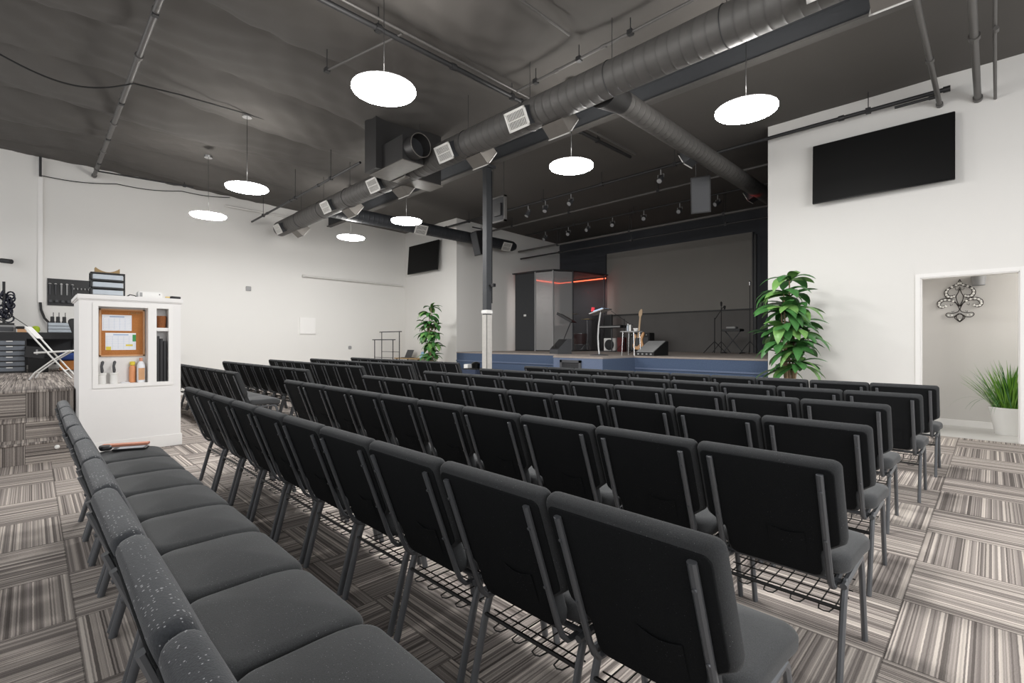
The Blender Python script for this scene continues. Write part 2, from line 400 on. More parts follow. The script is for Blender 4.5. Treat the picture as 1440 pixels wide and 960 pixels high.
# hall beyond the doorway
struct(B().box((XF, -2.2, -0.1), (9.95, 0.80, 0.001)).build('floor_hall', 'tile'))
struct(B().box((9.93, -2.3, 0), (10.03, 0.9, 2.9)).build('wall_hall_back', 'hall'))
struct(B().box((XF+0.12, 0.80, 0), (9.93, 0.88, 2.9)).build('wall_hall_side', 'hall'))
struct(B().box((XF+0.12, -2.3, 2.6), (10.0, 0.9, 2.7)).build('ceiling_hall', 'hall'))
struct(B().box((9.91, -2.3, 0), (9.93, 0.8, 0.09)).build('baseboard_hall', 'trim'))
struct(B().box((XF-0.014, oy1+0.055, 0), (XF, YR, 0.1)).build('baseboard_front_right', 'trim'))
struct(B().box((XF-0.014, YS, 0), (XF, YL, 0.1)).build('baseboard_front_left', 'trim'))
struct(B().box((-3.2, YL-0.014, 0), (XF-0.014, YL, 0.1)).build('baseboard_left', 'trim'))

# ceiling : draped fabric with sagging folds
bm = bmesh.new()
NX, NY = 150, 260; x0, x1, y0, y1 = -3.2, XB+0.1, -3.7, YL+0.05
rows = []
folds = [(-3.7+1.42*i+random.uniform(-.15, .15)) for i in range(13)]
for i in range(NX+1):
    x = x0+(x1-x0)*i/NX; r = []
    for j in range(NY+1):
        y = y0+(y1-y0)*j/NY
        near = max(0.0, min(1.0, (4.9-x)/0.8)); amp = 0.25*near+0.015
        # position inside the fold, seams run along X
        yy = y+0.10*math.sin(x*0.9+1)+0.05*math.sin(x*2.3)
        f = ((yy+3.7)/1.42) % 1.0
        sag = -amp*(math.sin(PI*f)**0.6)*(0.6+0.4*math.sin(x*1.1+int((yy+3.7)/1.42)*2.1))
        wr = near*0.011*math.sin(yy*17+x*5+2*math.sin(x*3))+near*0.010*math.sin(x*13-yy*9+3*math.sin(yy*2))
        z = czf(x)+0.07*near+sag*0.9+wr
        if y > YL-0.3 or x < x0+0.3: z = czf(x)+wr-0.03
        r.append(bm.verts.new((x, y, z)))
    rows.append(r)
for i in range(NX):
    for j in range(NY): bm.faces.new((rows[i][j], rows[i+1][j], rows[i+1][j+1], rows[i][j+1]))
bb = B(); bb.bm.free(); bb.bm = bm
struct(bb.build('ceiling', 'ceil', sharp=80))

# steel beam under the ceiling
b = B(); bx = 6.10
b.box((bx-0.06, -3.5, 4.60), (bx+0.06, YL-0.02, 4.625)); bo = struct(b.build('ceiling_beam', 'beam_light'))
B().box((bx-0.012, -3.5, 4.62), (bx+0.012, YL-0.02, 4.93)).build('beam_web', 'beam', bo)
B().box((bx-0.09, -3.5, 4.86), (bx+0.09, YL-0.02, 4.885)).build('beam_flange', 'beam', bo)
B().box((bx+0.14, -3.5, 4.70), (bx+0.20, YL-0.02, 4.80)).build('beam_channel', 'beam', bo)

# ------------------------------------------------------------------ chairs
LEAN = math.radians(20); BL = 0.495
tx, tz = -0.335, 0.852
def bf(u, v, t):      # u across (y), v down from the top, t forward of the rear face
    return (tx+v*math.sin(LEAN)+t*math.cos(LEAN), u, tz-v*math.cos(LEAN)+t*math.sin(LEAN))
def back_outline(w):
    pts = []
    r = 0.024
    for i in range(6):
        a = PI/2*i/5; pts.append((w-r+r*math.sin(a), r-r*math.cos(a)))
    pts += [(w, 0.30), (w-0.004, 0.32), (w-0.062, 0.37), (w-0.066, 0.39), (w-0.066, 0.46), (w-0.075, 0.485), (w-0.095, BL)]
    full = pts+[(-u, v) for u, v in pts[::-1]]
    return dense(full, 0.035)
def make_chair(mat_back, mat_seat, mat_panel, label, group):
    W = 0.2365
    t = thing('stacking_chair', label, 'chair', group=group)
    rearm = 'back'
    bk = B().pad(back_outline(W), bf, 0.0, 0.062, 0.026, 0.010, 0.0).build('backrest', mat_back, t, sharp=60)
    def inset(pts, a):
        return [(u*(1-a/W), a+(v*(1-2*a/BL))) for u, v in pts]
    B().pad(inset(back_outline(W), 0.017), bf, -0.0025, 0.012, 0.004).build('rear_panel', mat_panel, bk, sharp=60)
    # slack fabric pocket low on the rear panel
    b = B(); x0, x1, v0, v1 = -0.115, 0.005, 0.295, 0.40
    n = 8; top = []; bot = []
    for i in range(n+1):
        u = x0+(x1-x0)*i/n; q = i/n
        top.append(b.bm.verts.new(bf(u, v0+0.012*math.sin(PI*q), -0.006-0.004*math.sin(PI*q)))); bot.append(b.bm.verts.new(bf(u, v1, -0.0045)))
    for i in range(n): b.bm.faces.new((top[i], top[i+1], bot[i+1], bot[i]))
    b.tube([bf(x0+(x1-x0)*i/n, v0+0.012*math.sin(PI*i/n), -0.006-0.004*math.sin(PI*i/n)) for i in range(n+1)], 0.0015, 5)
    b.build('pocket', mat_panel, bk)
    # seat cushion
    hx, hy = 0.195, W-0.002
    def sf(u, v, t_):
        x = u+0.068; zz = t_
        q = max(0.0, (x-0.10)/0.16); zz -= 0.022*q*q          # waterfall front
        return (x, v, zz+0.010*(x-0.07))
    pl = [(u, v*(1-0.05*max(0, -u)/0.195)) for u, v in rrect(hx, hy, 0.055, 5)]
    B().pad(dense(pl, 0.05), sf, 0.402, 0.482, 0.03, 0.018).build('seat', mat_seat, t, sharp=60)
    # uprights curving under the seat
    for s in (-1, 1):
        y = s*0.180
        path = []
        for v in (0.035, 0.06, 0.2, 0.35, 0.44): path.append(bf(y, v, -0.009))
        e = bf(y, 0.44, -0.009)
        path += [(e[0]+0.022, y, e[2]-0.045), (e[0]+0.045, y, e[2]-0.068), (e[0]+0.085, y, e[2]-0.072), (e[0]+0.20, y, e[2]-0.045)]
        b = B().tube(path, 0.01, 8, flat=(0.0115, 0.009))
        for v in (0.10, 0.30): b.cyl(bf(y, v, -0.014), bf(y, v, -0.022), 0.005, n=8)
        b.build('back_frame', 'cmetal', t)
    # legs
    for s in (-1, 1):
        y = s*0.208
        B().tube([(-0.085, y, 0.385), (-0.105, y, 0.355), (-0.125, y, 0.30), (-0.205, y, 0.0)], 0.013, 8, flat=(0.011, 0.016)).build('leg', 'cmetal', t)
        B().tube([(0.17, y, 0.385), (0.195, y, 0.365), (0.21, y, 0.32), (0.275, y, 0.0)], 0.013, 8, flat=(0.011, 0.016)).build('leg', 'cmetal', t)
    b = B()
    for s in (-1, 1): b.tube([(-0.13, s*0.208, 0.372), (0.18, s*0.208, 0.385)], 0.012, 8)
    b.cyl((0.17, -0.208, 0.385), (0.17, 0.208, 0.385), 0.010, n=8); b.cyl((-0.09, -0.208, 0.372), (-0.09, 0.208, 0.372), 0.010, n=8)
    b.build('seat_frame', 'cmetal', t)
    # wire book rack
    b = B(); zr = 0.285
    b.tube([(-0.135, -0.208, zr+0.005), (-0.135, 0.208, zr+0.005)], 0.007, 6)
    for i in range(3):
        x = -0.09+0.075*i; b.tube([(x, -0.205, zr), (x, 0.205, zr)], 0.0028, 5)
    for i in range(9):
        y = -0.18+0.045*i
        b.tube([(-0.135, y, zr+0.004), (-0.12, y, zr-0.006), (0.09, y, zr-0.004), (0.105, y, zr+0.03)], 0.0026, 5)
        if i % 2 == 0 and i < 8:
            b.tube([(-0.128, y, zr-0.004), (-0.165, y+0.006, zr-0.004), (-0.172, y+0.022, zr-0.004), (-0.165, y+0.039, zr-0.004), (-0.128, y+0.045, zr-0.004)], 0.0026, 5)
    b.tube([(0.105, -0.205, zr+0.03), (0.105, 0.205, zr+0.03)], 0.0028, 5)
    b.build('book_rack', 'wire', t)
    return t

def place_rows(proto, rows):
    first = True
    for (xt, y0, y1, n, rowtext, group) in rows:
        p = (y1-y0)/n
        for i in range(n):
            o = proto if first else dup(proto)
            first = False
            o.location = (xt+0.335, y0+p*(i+0.5)+random.uniform(-.003, .003), 0)
            o.rotation_euler = (0, 0, random.uniform(-0.008, 0.008))
            o.scale = (1, p/0.478, 1)
            if n == 1: pos = rowtext
            else:
                pos = ORD[i]+' from the right end of '+rowtext if i else 'right end of '+rowtext
                if i == n-1: pos = 'left end of '+rowtext
            o['label'] = 'black padded chair, '+pos
            o['group'] = group

pc = make_chair('cushion', 'seat', 'back', '-', '-')
place_rows(pc, [
    (0.96, 0.375, 5.16, 10, 'the long row nearest the camera', 'central chairs, nearest row'),
    (1.90, 0.355, 5.39, 10, 'the second central row from the camera', 'central chairs, second row'),
    (2.83, 0.40, 5.44, 10, 'the third central row from the camera', 'central chairs, third row'),
    (3.87, 0.455, 5.66, 10, 'the fourth central row from the camera', 'central chairs, fourth row'),
    (4.82, 0.37, 5.55, 10, 'the fifth central row, second from stage', 'central chairs, fifth row'),
    (5.87, 0.34, 5.61, 10, 'the central row nearest the stage', 'central chairs, row nearest the stage'),
    (1.90, 7.10, 11.6, 9, 'the far-left block, row beside white partition', 'left block chairs, rear row'),
    (2.83, 7.08, 11.5, 9, 'the far-left block, second row back', 'left block chairs, second row'),
    (3.87, 7.42, 11.88, 9, 'the far-left block, middle row', 'left block chairs, middle row'),
    (4.82, 7.42, 11.87, 9, 'the far-left block, fourth row', 'left block chairs, fourth row'),
    (5.87, 7.37, 11.86, 9, 'the far-left block, row nearest stage', 'left block chairs, row nearest the stage'),
])
pl_ = make_chair('back_lint', 'seat_lint', 'back', '-', '-')
for i in range(9):
    o = pl_ if i == 0 else dup(pl_)
    o.location = (0.445+random.uniform(-.004, .004), 0.35+0.47*(i+0.5), 0)
    o.scale = (1, 0.985, 1); o.rotation_euler = (0, 0, random.uniform(-.01, .01))
    o['group'] = 'lint-flecked chairs in the rearmost row'
    o['label'] = 'lint-flecked charcoal padded chair, ' + (['nearest the camera, cut off at bottom', 'second nearest the camera', 'third nearest the camera', 'fourth nearest the camera', 'fifth nearest the camera', 'sixth nearest the camera', 'seventh nearest the camera', 'second from the white partition, under papers', 'at the partition end'][i]) + ', rearmost row'

# things lying on the row's end seat
t = thing('folded_booklet', 'salmon-covered booklet lying on the far seat of the rearmost row', 'booklet', (0.49, 4.50, 0.503), math.radians(68))
B().box((-0.045, -0.14, 0.008), (0.02, 0.14, 0.024)).build('cover', 'pink', t, bevel=0.003)
B().box((-0.040, -0.135, 0.0), (0.025, 0.135, 0.009)).build('pages', 'paper', t)
t = thing('phone', 'grey phone in a black case beside the salmon booklet', 'phone', (0.50, 4.36, 0.503), math.radians(68))
B().pad(rrect(0.045, 0.10, 0.012), lambda u, v, t_: (u, v, t_), 0, 0.012, 0.004).build('case', 'black', t)
B().box((-0.036, -0.08, 0.0121), (0.036, 0.07, 0.0135)).build('screen', 'clear', t)
t = B().pad(rrect(0.035, 0.05, 0.02), lambda u, v, t_: (u, v, t_), 0, 0.03, 0.012).build('glasses_case', 'black', loc=(0.37, 4.47, 0.50))
tag(t, 'small soft black pouch against the backrest beside the booklet', 'pouch')

# ------------------------------------------------------------------ stage
poly = [(XF, YR), (XF, 5.15), (7.56, 5.15), (7.56, 6.36), (XF, 7.15), (XF, YS), (XB, YS), (XB, YR)]
poly = [(min(x, XB-0.012), min(max(y, YR+0.005), YS-0.005)) for x, y in poly]
st = thing('stage', 'raised blue-carpeted stage with a thrust front across the recess', 'stage', (0, 0, 0))
B().prism([(x*1, y) for x, y in poly], lambda u, v, t: (u, v, t), 0.0, SZ-0.03).build('riser', 'blue', st, sharp=20)
B().prism(poly, lambda u, v, t: (u-0.01 if u < 9 else u, v, t), SZ-0.03, SZ).build('stage_floor', 'stage_top', st, sharp=20)
B().box((7.552, 5.16, 0.02), (7.56, 6.35, SZ-0.035)).build('thrust_panel', 'blue_light', st)
for ya, yb_ in ((7.16, YS), (YR, 5.14)): B().box((XF-0.02, ya, 0.72), (XF, yb_, 0.75)).build('edge_strip', 'blue_light', st)
t = thing('vent_box', 'dark framed vent set into the front of the stage thrust', 'vent', (7.55, 5.90, 0.45))
b = B(); b.box((-0.03, -0.26, 0), (0.0, -0.21, 0.46)); b.box((-0.03, 0.21, 0), (0, 0.26, 0.46)); b.box((-0.03, -0.26, 0.41), (0, 0.26, 0.46)); b.box((-0.03, -0.26, 0), (0, 0.26, 0.05)); b.build('frame', 'darkgrey', t)
b = B(); b.box((-0.015, -0.21, 0.05), (-0.002, 0.21, 0.41)); [b.box((-0.022, -0.21, 0.08+0.04*i), (-0.01, 0.21, 0.095+0.04*i)) for i in range(8)]; b.build('louvers', 'dark_sheet', t)

# screen on the back wall
t = thing('projection_screen', 'large flat grey screen filling the upper back wall of the stage', 'screen', (XB, 6.69, 2.15))
B().box((-0.04, -2.25, 0), (-0.01, 2.25, 2.0)).build('panel', 'screen', t)
b = B(); b.box((-0.06, -2.28, -0.03), (-0.01, 2.28, 0)); b.box((-0.06, -2.28, 0), (-0.01, -2.25, 2.0)); b.box((-0.05, 2.25, 0), (-0.01, 2.28, 2.0)); b.build('frame', 'black', t)
struct(B().box((XB-0.012, 4.43, SZ), (XB-0.001, 8.95, 2.12)).build('wall_back_lower', 'screen_low'))
t = tag(B().box((-0.03, -0.03, 0), (0.03, 0.03, 3.0)).build('curtain_pole', 'black', loc=(12.9, 4.22, SZ)), 'thin black upright pole at the right edge of the grey screen', 'pole')
# dark acoustic panels behind the lectern
for i, (y, w, h, lb) in enumerate([(8.55, 0.30, 1.15, 'tall black acoustic panel beside the drum booth, nearest the screen'), (8.95, 0.30, 1.15, 'tall black acoustic panel leaning against the drum booth side')]):
    o = B().pad([(u, v) for u, v in rrect(w/2, h/2, 0.02)], lambda u, v, t: (t, u, v+h/2), 0, 0.07, 0.015).build('acoustic_baffle', 'black', loc=(12.8-0.1*i, y, SZ))
    tag(o, lb, 'panel', 'black acoustic panels')

# ------------------------------------------------------------------ drum booth
BP = [(10.95, 10.80), (11.0, 9.98), (11.13, 9.37), (11.68, 9.06), (13.1, 8.88)]
bt = thing('drum_booth', 'tall clear acrylic drum booth with grey posts in the stage corner', 'booth', (BP[0][0], BP[0][1], SZ))
def rel(p, z): return (p[0]-BP[0][0], p[1]-BP[0][1], z)
hb = 2.43
for i in range(4):
    a, c = BP[i], BP[i+1]
    b = B(); dx, dy = c[0]-a[0], c[1]-a[1]; L = math.hypot(dx, dy); nx, ny = -dy/L*0.006, dx/L*0.006
    v = []
    for z in (0.02, hb):
        v.append([b.bm.verts.new(rel((p[0]+s*nx, p[1]+s*ny), z)) for p, s in ((a, 1), (c, 1), (c, -1), (a, -1))])
    for j in range(4): b.bm.faces.new((v[0][j], v[0][(j+1) % 4], v[1][(j+1) % 4], v[1][j]))
    b.bm.faces.new(v[0][::-1]); b.bm.faces.new(v[1])
    b.build('acrylic_panel', ('foam', 'acrylic_haze', 'acrylic_haze', 'acrylic')[i], bt)
    B().box(rel((c[0]-0.02, c[1]-0.02), 0), rel((c[0]+0.02, c[1]+0.02), hb+0.02)).build('post', 'grey' if i in (0, 1) else 'darkgrey', bt)
    b = B().tube([rel(a, hb+0.01), rel(c, hb+0.01)], 0.018, 6); b.tube([rel(a, 0.02), rel(c, 0.02)], 0.018, 6); b.build('rail', 'black', bt)
b = B(); b.prism([(p[0]-BP[0][0], p[1]-BP[0][1]) for p in BP+[(13.36, 8.88), (13.36, 10.94), (10.95, 10.94)]], lambda u, v, t: (u, v, t), hb+0.03, hb+0.06)
b.build('lid', 'dark_sheet', bt)
o = B(); o.tube([(11.2, YS-0.02, 3.36), (XB-0.03, YS-0.02, 3.36), (XB-0.03, 8.95, 3.36)], 0.016, 6); o = o.build('led_strip', 'led'); tag(o, 'glowing red light strip along the walls inside the drum booth', 'light')
# white sticker
tag(B().box((-0.01, -0.05, -0.03), (0, 0.05, 0.03)).build('sticker', 'white', loc=(10.96, 10.38, 2.10)), 'small white sticker on the dark left panel of the drum booth', 'sticker')

# drum kit
dk = thing('drum_kit', 'drum kit with dark red shells and cymbals inside the booth', 'drums', (12.15, 9.75, SZ+0.001))
def drum(nm, c, ax, r, d, par, m='drum'):
    ax = Vector(ax).normalized(); c = Vector(c)
    o = B().cyl(c-ax*d/2, c+ax*d/2, r, n=24).build(nm, m, par)
    b = B().cyl(c-ax*(d/2+0.004), c-ax*(d/2-0.012), r+0.008, n=24); b.cyl(c+ax*(d/2-0.012), c+ax*(d/2+0.004), r+0.008, n=24); b.build('rim', 'chrome', o)
    return o
drum('bass_drum', (-0.15, 0, 0.28), (1, 0.6, 0), 0.27, 0.4, dk)
drum('floor_tom', (0.1, -0.55, 0.38), (0, 0, 1), 0.2, 0.35, dk); drum('rack_tom', (-0.15, -0.18, 0.72), (-.3, 0, 1), 0.15, 0.22, dk); drum('rack_tom', (-0.15, 0.2, 0.72), (-.3, 0, 1), 0.15, 0.22, dk)
for (x, y, z) in ((-0.35, -0.55, 1.15), (-0.3, 0.55, 1.2), (0.2, -0.75, 1.0), (0.35, 0.5, 0.95)):
    s_ = B().tube([(x, y, 0), (x, y, z)], 0.012, 6)
    for a in (0, 2.1, 4.2): s_.tube([(x, y, 0.3), (x+0.22*math.cos(a), y+0.22*math.sin(a), 0.01)], 0.009, 6)
    s_ = s_.build('cymbal_stand', 'chrome', dk)
    B().lathe([(0, 0.012), (0.05, 0.01), (0.2, 0), (0.2, -0.004), (0.05, 0.004)], 24, (x, y, z)).build('cymbal', 'brass', s_)

# ------------------------------------------------------------------ objects on the stage
def wedge(name, label, loc, rz, w, d, h, top):
    t = thing(name, label, 'monitor speaker', loc, rz)
    # local: sloping grille faces -x
    pr = [(-d/2, 0.0), (d/2, 0), (d/2, h), (d/2-top, h), (-d/2, h*0.28)]
    B().prism(pr, lambda u, v, q: (u, q, v), -w/2, w/2).build('cabinet', 'darkgrey', t, bevel=0.01)
    a = Vector((-d/2, 0, h*0.28)); c = Vector((d/2-top, 0, h)); n = Vector((-(c.z-a.z), 0, c.x-a.x)).normalized()*0.006
    b = B(); p = [a.lerp(c, 0.06)+n, a.lerp(c, 0.94)+n]
    b.prism([(0, 0), (1, 0), (1, 1), (0, 1)], lambda u, v, q: tuple(p[0].lerp(p[1], u)+Vector((0, -w*0.46+v*w*0.92, 0))+n*q), -1, 0.6)
    b.build('grille', 'black', t)
    return t
ld = bpy.data.lights.new('booth_red_fill', 'POINT'); ld.energy = 6; ld.color = (1, 0.06, 0.06); ld.shadow_soft_size = 0.1  # unseen point light added to redden the booth interior
lo = bpy.data.objects.new('booth_red_fill', ld); C.objects.link(lo); lo.location = (12.9, 9.4, 2.9)
t = wedge('floor_monitor', 'black wedge floor monitor by the music stand, left side of stage', (9.0, 7.35, SZ), math.radians(-25), 0.46, 0.36, 0.36, 0.1)
B().box((-0.19, -0.10, 0.16), (-0.17, 0.0, 0.22)).build('socket_plate', 'black_gloss', t)
t = thing('stage_monitor', 'wide silver-topped wedge monitor beside the guitar on stage', 'monitor speaker', (9.35, 5.13, SZ), math.radians(-3))
B().prism([(-0.28, 0), (0.28, 0), (0.28, 0.30), (0.20, 0.30), (-0.28, 0.07)], lambda u, v, q: (u, q, v), -0.22, 0.22).build('cabinet', 'black', t, bevel=0.008)
B().prism([(-0.275, 0.075), (0.20, 0.302), (0.20, 0.312), (-0.275, 0.085)], lambda u, v, q: (u, q, v), -0.20, 0.20).build('grille', 'grey', t)
b = B(); [b.box((-0.289, -0.17+0.1*i, 0.02), (-0.279, -0.13+0.1*i, 0.05)) for i in range(4)]; b.build('socket_plate', 'grey', t)

def tripod(b, h, x=0, y=0, r=0.28, z0=0.0, rad=0.010):
    b.tube([(x, y, 0.05), (x, y, h)], rad, 8)
    for a in (0.4, 2.5, 4.6): b.tube([(x, y, 0.30), (x+r*0.5*math.cos(a), y+r*0.5*math.sin(a), 0.16), (x+r*math.cos(a), y+r*math.sin(a), 0.008)], rad*0.8, 6)
t = thing('music_stand', 'black music stand leaning left in front of the drum booth', 'music stand', (9.75, 7.85, SZ))
b = B(); b.tube([(0, 0, 0.02), (0.0, 0.0, 0.35), (0.0, -0.22, 0.78)], 0.012, 8); [b.tube([(0, 0, 0.12), (0.25*math.cos(a), 0.25*math.sin(a), 0.01)], 0.009, 6) for a in (0.4, 2.5, 4.6)]; b.build('stand', 'black', t)
R_ = Matrix.Rotation(math.radians(26), 3, 'X')
b = B(); b.box((-0.02, -0.27, 0.80), (0.18, 0.27, 0.82), R_, (0, -0.22, 0.8)); b.box((-0.03, -0.27, 0.79), (-0.015, 0.27, 0.86), R_, (0, -0.22, 0.8)); b.build('desk', 'black', t)

t = thing('lectern_stand', 'curved silver lectern stand with blue and red lit sheets on top', 'lectern', (8.62, 5.97, SZ))
b = B().lathe([(0, 0), (0.20, 0), (0.20, 0.012), (0.03, 0.03), (0, 0.03)], 28); b.build('base_plate', 'darkgrey', t)
b = B().tube([(0.0, 0.0, 0.02), (0, 0.02, 0.2), (0.0, 0.03, 0.4), (0, 0.01, 0.65), (0, -0.03, 0.88), (0, -0.04, 0.93)], 0.02, 10); b.build('pole', 'chrome', t)
b = B(); b.box((-0.16, -0.22, 0.93), (0.16, 0.16, 0.95), Matrix.Rotation(math.radians(-14), 3, 'X')); b.build('desk', 'chrome', t)
t2 = B().box((-0.13, -0.15, 0), (0.13, 0.08, 0.012), Matrix.Rotation(math.radians(-14), 3, 'X')).build('song_sheet', 'screen_blue', loc=(8.62, 5.96, SZ+0.965)); tag(t2, 'blue lit sheet resting on the lectern stand', 'paper')
t2 = B().box((-0.05, -0.01, 0), (0.05, 0.0, 0.09), Matrix.Rotation(math.radians(12), 3, 'X')).build('red_folder', 'screen_red', loc=(8.62, 6.14, SZ+0.95)); tag(t2, 'red lit folder standing at the left edge of the lectern', 'folder')

t = thing('keyboard_stand', 'black keyboard on a thin stand at the back of the stage', 'keyboard', (12.2, 8.0, SZ))
B().box((-0.15, -0.40, 0.70), (0.15, 0.40, 0.78)).build('keyboard', 'black', t, bevel=0.01)
B().box((-0.152, -0.37, 0.715), (-0.148, 0.37, 0.755)).build('keys', 'grey', t)
b = B(); b.tube([(0, 0, 0), (0, 0, 0.70)], 0.02, 8); b.tube([(-0.25, -0.25, 0.015), (0.25, 0.25, 0.015)], 0.015, 6); b.tube([(-0.25, 0.25, 0.015), (0.25, -0.25, 0.015)], 0.015, 6); b.build('stand', 'darkgrey', t)
t = thing('microphone_stand', 'boom microphone stand reaching over the keyboard', 'microphone stand', (12.0, 7.45, SZ))
b = B(); tripod(b, 0.95); b.tube([(0, -0.25, 0.75), (0, 0.45, 1.2)], 0.007, 6); b.build('stand', 'black', t); B().lathe([(0, -0.05), (0.016, -0.04), (0.026, 0.02), (0, 0.05)], 10, (0, -0.27, 0.74)).build('microphone', 'chrome', t)

t = thing('fan', 'square white box fan with dark round grille on stage floor', 'fan', (12.3, 8.14, SZ))
b = B(); ring = [(0.155*math.cos(a*PI/16), 0.2+0.155*math.sin(a*PI/16)) for a in range(32)]
b.box((-0.02, -0.2, 0.0), (0.10, 0.2, 0.40)); b.build('housing', 'white', t, bevel=0.012)
o = B().cyl((-0.024, 0, 0.2), (-0.018, 0, 0.2), 0.16, n=32).build('fan_opening', 'black', t)
b = B(); [b.tube([(-0.03, r*math.cos(a*PI/12), 0.2+r*math.sin(a*PI/12)) for a in range(24)] , 0.003, 4, closed=True) for r in (0.05, 0.09, 0.13, 0.158)]
for a in range(8): b.tube([(-0.03, 0, 0.2), (-0.03, 0.158*math.cos(a*PI/4), 0.2+0.158*math.sin(a*PI/4))], 0.003, 4)
b.build('grille', 'darkgrey', t)

t = thing('guitar_amplifier', 'black combo amplifier behind the small table on stage', 'amplifier', (12.55, 7.2, SZ))
B().box((-0.15, -0.32, 0.02), (0.15, 0.32, 0.55)).build('cabinet', 'black', t, bevel=0.015); B().box((-0.158, -0.28, 0.06), (-0.15, 0.28, 0.42)).build('grille_cloth', 'darkgrey', t)
for i in range(7): B().cyl((-0.15, -0.24+0.08*i, 0.49), (-0.175, -0.24+0.08*i, 0.49), 0.014, n=10).build('knob', 'chrome', t)
t = tag(B().box((-0.1, -0.10, 0), (0.1, 0.10, 0.42)).build('speaker_box', 'drum', loc=(12.35, 7.75, SZ), bevel=0.01), 'small dark red speaker box between fan and amplifier', 'speaker')

t = thing('side_table', 'small round-edged grey table on thin chrome legs on stage', 'table', (9.05, 5.45, SZ))
B().pad(rrect(0.16, 0.21, 0.08), lambda u, v, q: (u, v, q), 0.495, 0.52, 0.008).build('tabletop', 'grey', t)
for sx in (-1, 1):
    for sy in (-1, 1): B().tube([(sx*0.12, sy*0.13, 0.5), (sx*0.13, sy*0.15, 0)], 0.009, 8).build('leg', 'chrome', t)
t = thing('water_bottle', 'clear water bottle standing on the stage side table', 'bottle', (9.05, 5.53, SZ+0.52)); B().lathe([(0, 0), (0.026, 0), (0.028, 0.08), (0.024, 0.11), (0.012, 0.13), (0.012, 0.14), (0, 0.14)], 16).build('body', 'clear', t); B().cyl((0, 0, 0.14), (0, 0, 0.155), 0.014).build('cap', 'white', t)
t = tag(B().lathe([(0, 0), (0.02, 0), (0.022, 0.13), (0.018, 0.135), (0, 0.135)], 16).build('candle', 'white', loc=(9.02, 5.46, SZ+0.52)), 'slim white cylinder beside the water bottle on side table', 'cup')
t = tag(B().lathe([(0, 0), (0.035, 0), (0.06, 0.06), (0.056, 0.06), (0.03, 0.008), (0, 0.008)], 20).build('bowl', 'white', loc=(9.05, 5.34, SZ+0.52)), 'white bowl on the right of the stage side table', 'bowl')

# guitar on stand
g = thing('electric_guitar', 'natural wood electric guitar upright on its stand', 'guitar', (10.6, 6.22, SZ+0.001), math.radians(0))
RT = Matrix.Rotation(math.radians(10), 4, 'Y')
def gp(u, v, q): 
    p = RT @ Vector((q, u, v)); return (p.x, p.y, p.z)
def smooth_poly(pts, n=4):
    out = []
    m = len(pts)
    for i in range(m):
        p0, p1, p2, p3 = [Vector(pts[(i+k-1) % m]) for k in range(4)]
        for j in range(n):
            t_ = j/n; out.append(tuple(0.5*((2*p1)+(-p0+p2)*t_+(2*p0-5*p1+4*p2-p3)*t_*t_+(-p0+3*p1-3*p2+p3)*t_**3)))
    return out
body = smooth_poly([(0, 0.10), (0.10, 0.12), (0.145, 0.20), (0.12, 0.29), (0.10, 0.36), (0.125, 0.44), (0.115, 0.50), (0.05, 0.42), (-0.03, 0.42), (-0.11, 0.54), (-0.14, 0.50), (-0.105, 0.36), (-0.12, 0.29), (-0.15, 0.20), (-0.10, 0.12)])
B().pad(body, gp, 0.0, 0.045, 0.008).build('body', 'guitar', g, sharp=50)
B().prism(smooth_poly([(0.02, 0.18), (0.08, 0.22), (0.07, 0.40), (-0.05, 0.40), (-0.05, 0.26)]), gp, -0.006, -0.001).build('pickguard', 'black', g)
for v in (0.22, 0.30, 0.37): B().prism([(-.035, v), (.035, v), (.035, v+.02), (-.035, v+.02)], gp, -0.014, -0.006).build('pickup', 'black', g)
B().prism([(-0.025, 0.38), (0.025, 0.38), (0.021, 0.93), (-0.021, 0.93)], gp, -0.012, 0.006).build('neck', 'maple', g)
B().prism(smooth_poly([(-0.02, 0.93), (0.025, 0.93), (0.05, 1.0), (0.03, 1.09), (-0.03, 1.12), (-0.045, 1.0)]), gp, -0.01, 0.004).build('headstock', 'maple', g)
t = thing('guitar_stand', 'black a-frame stand holding the wooden guitar', 'stand', (10.6, 6.22, SZ))
b = B(); b.tube([(-0.10, -0.15, 0.01), (0.02, -0.1, 0.11), (0.09, 0, 0.50)], 0.01, 6); b.tube([(-0.10, 0.15, 0.01), (0.02, 0.1, 0.11), (0.09, 0, 0.50)], 0.01, 6); b.tube([(0.09, 0, 0.5), (0.25, 0, 0.01)], 0.01, 6); b.build('frame', 'black', t)

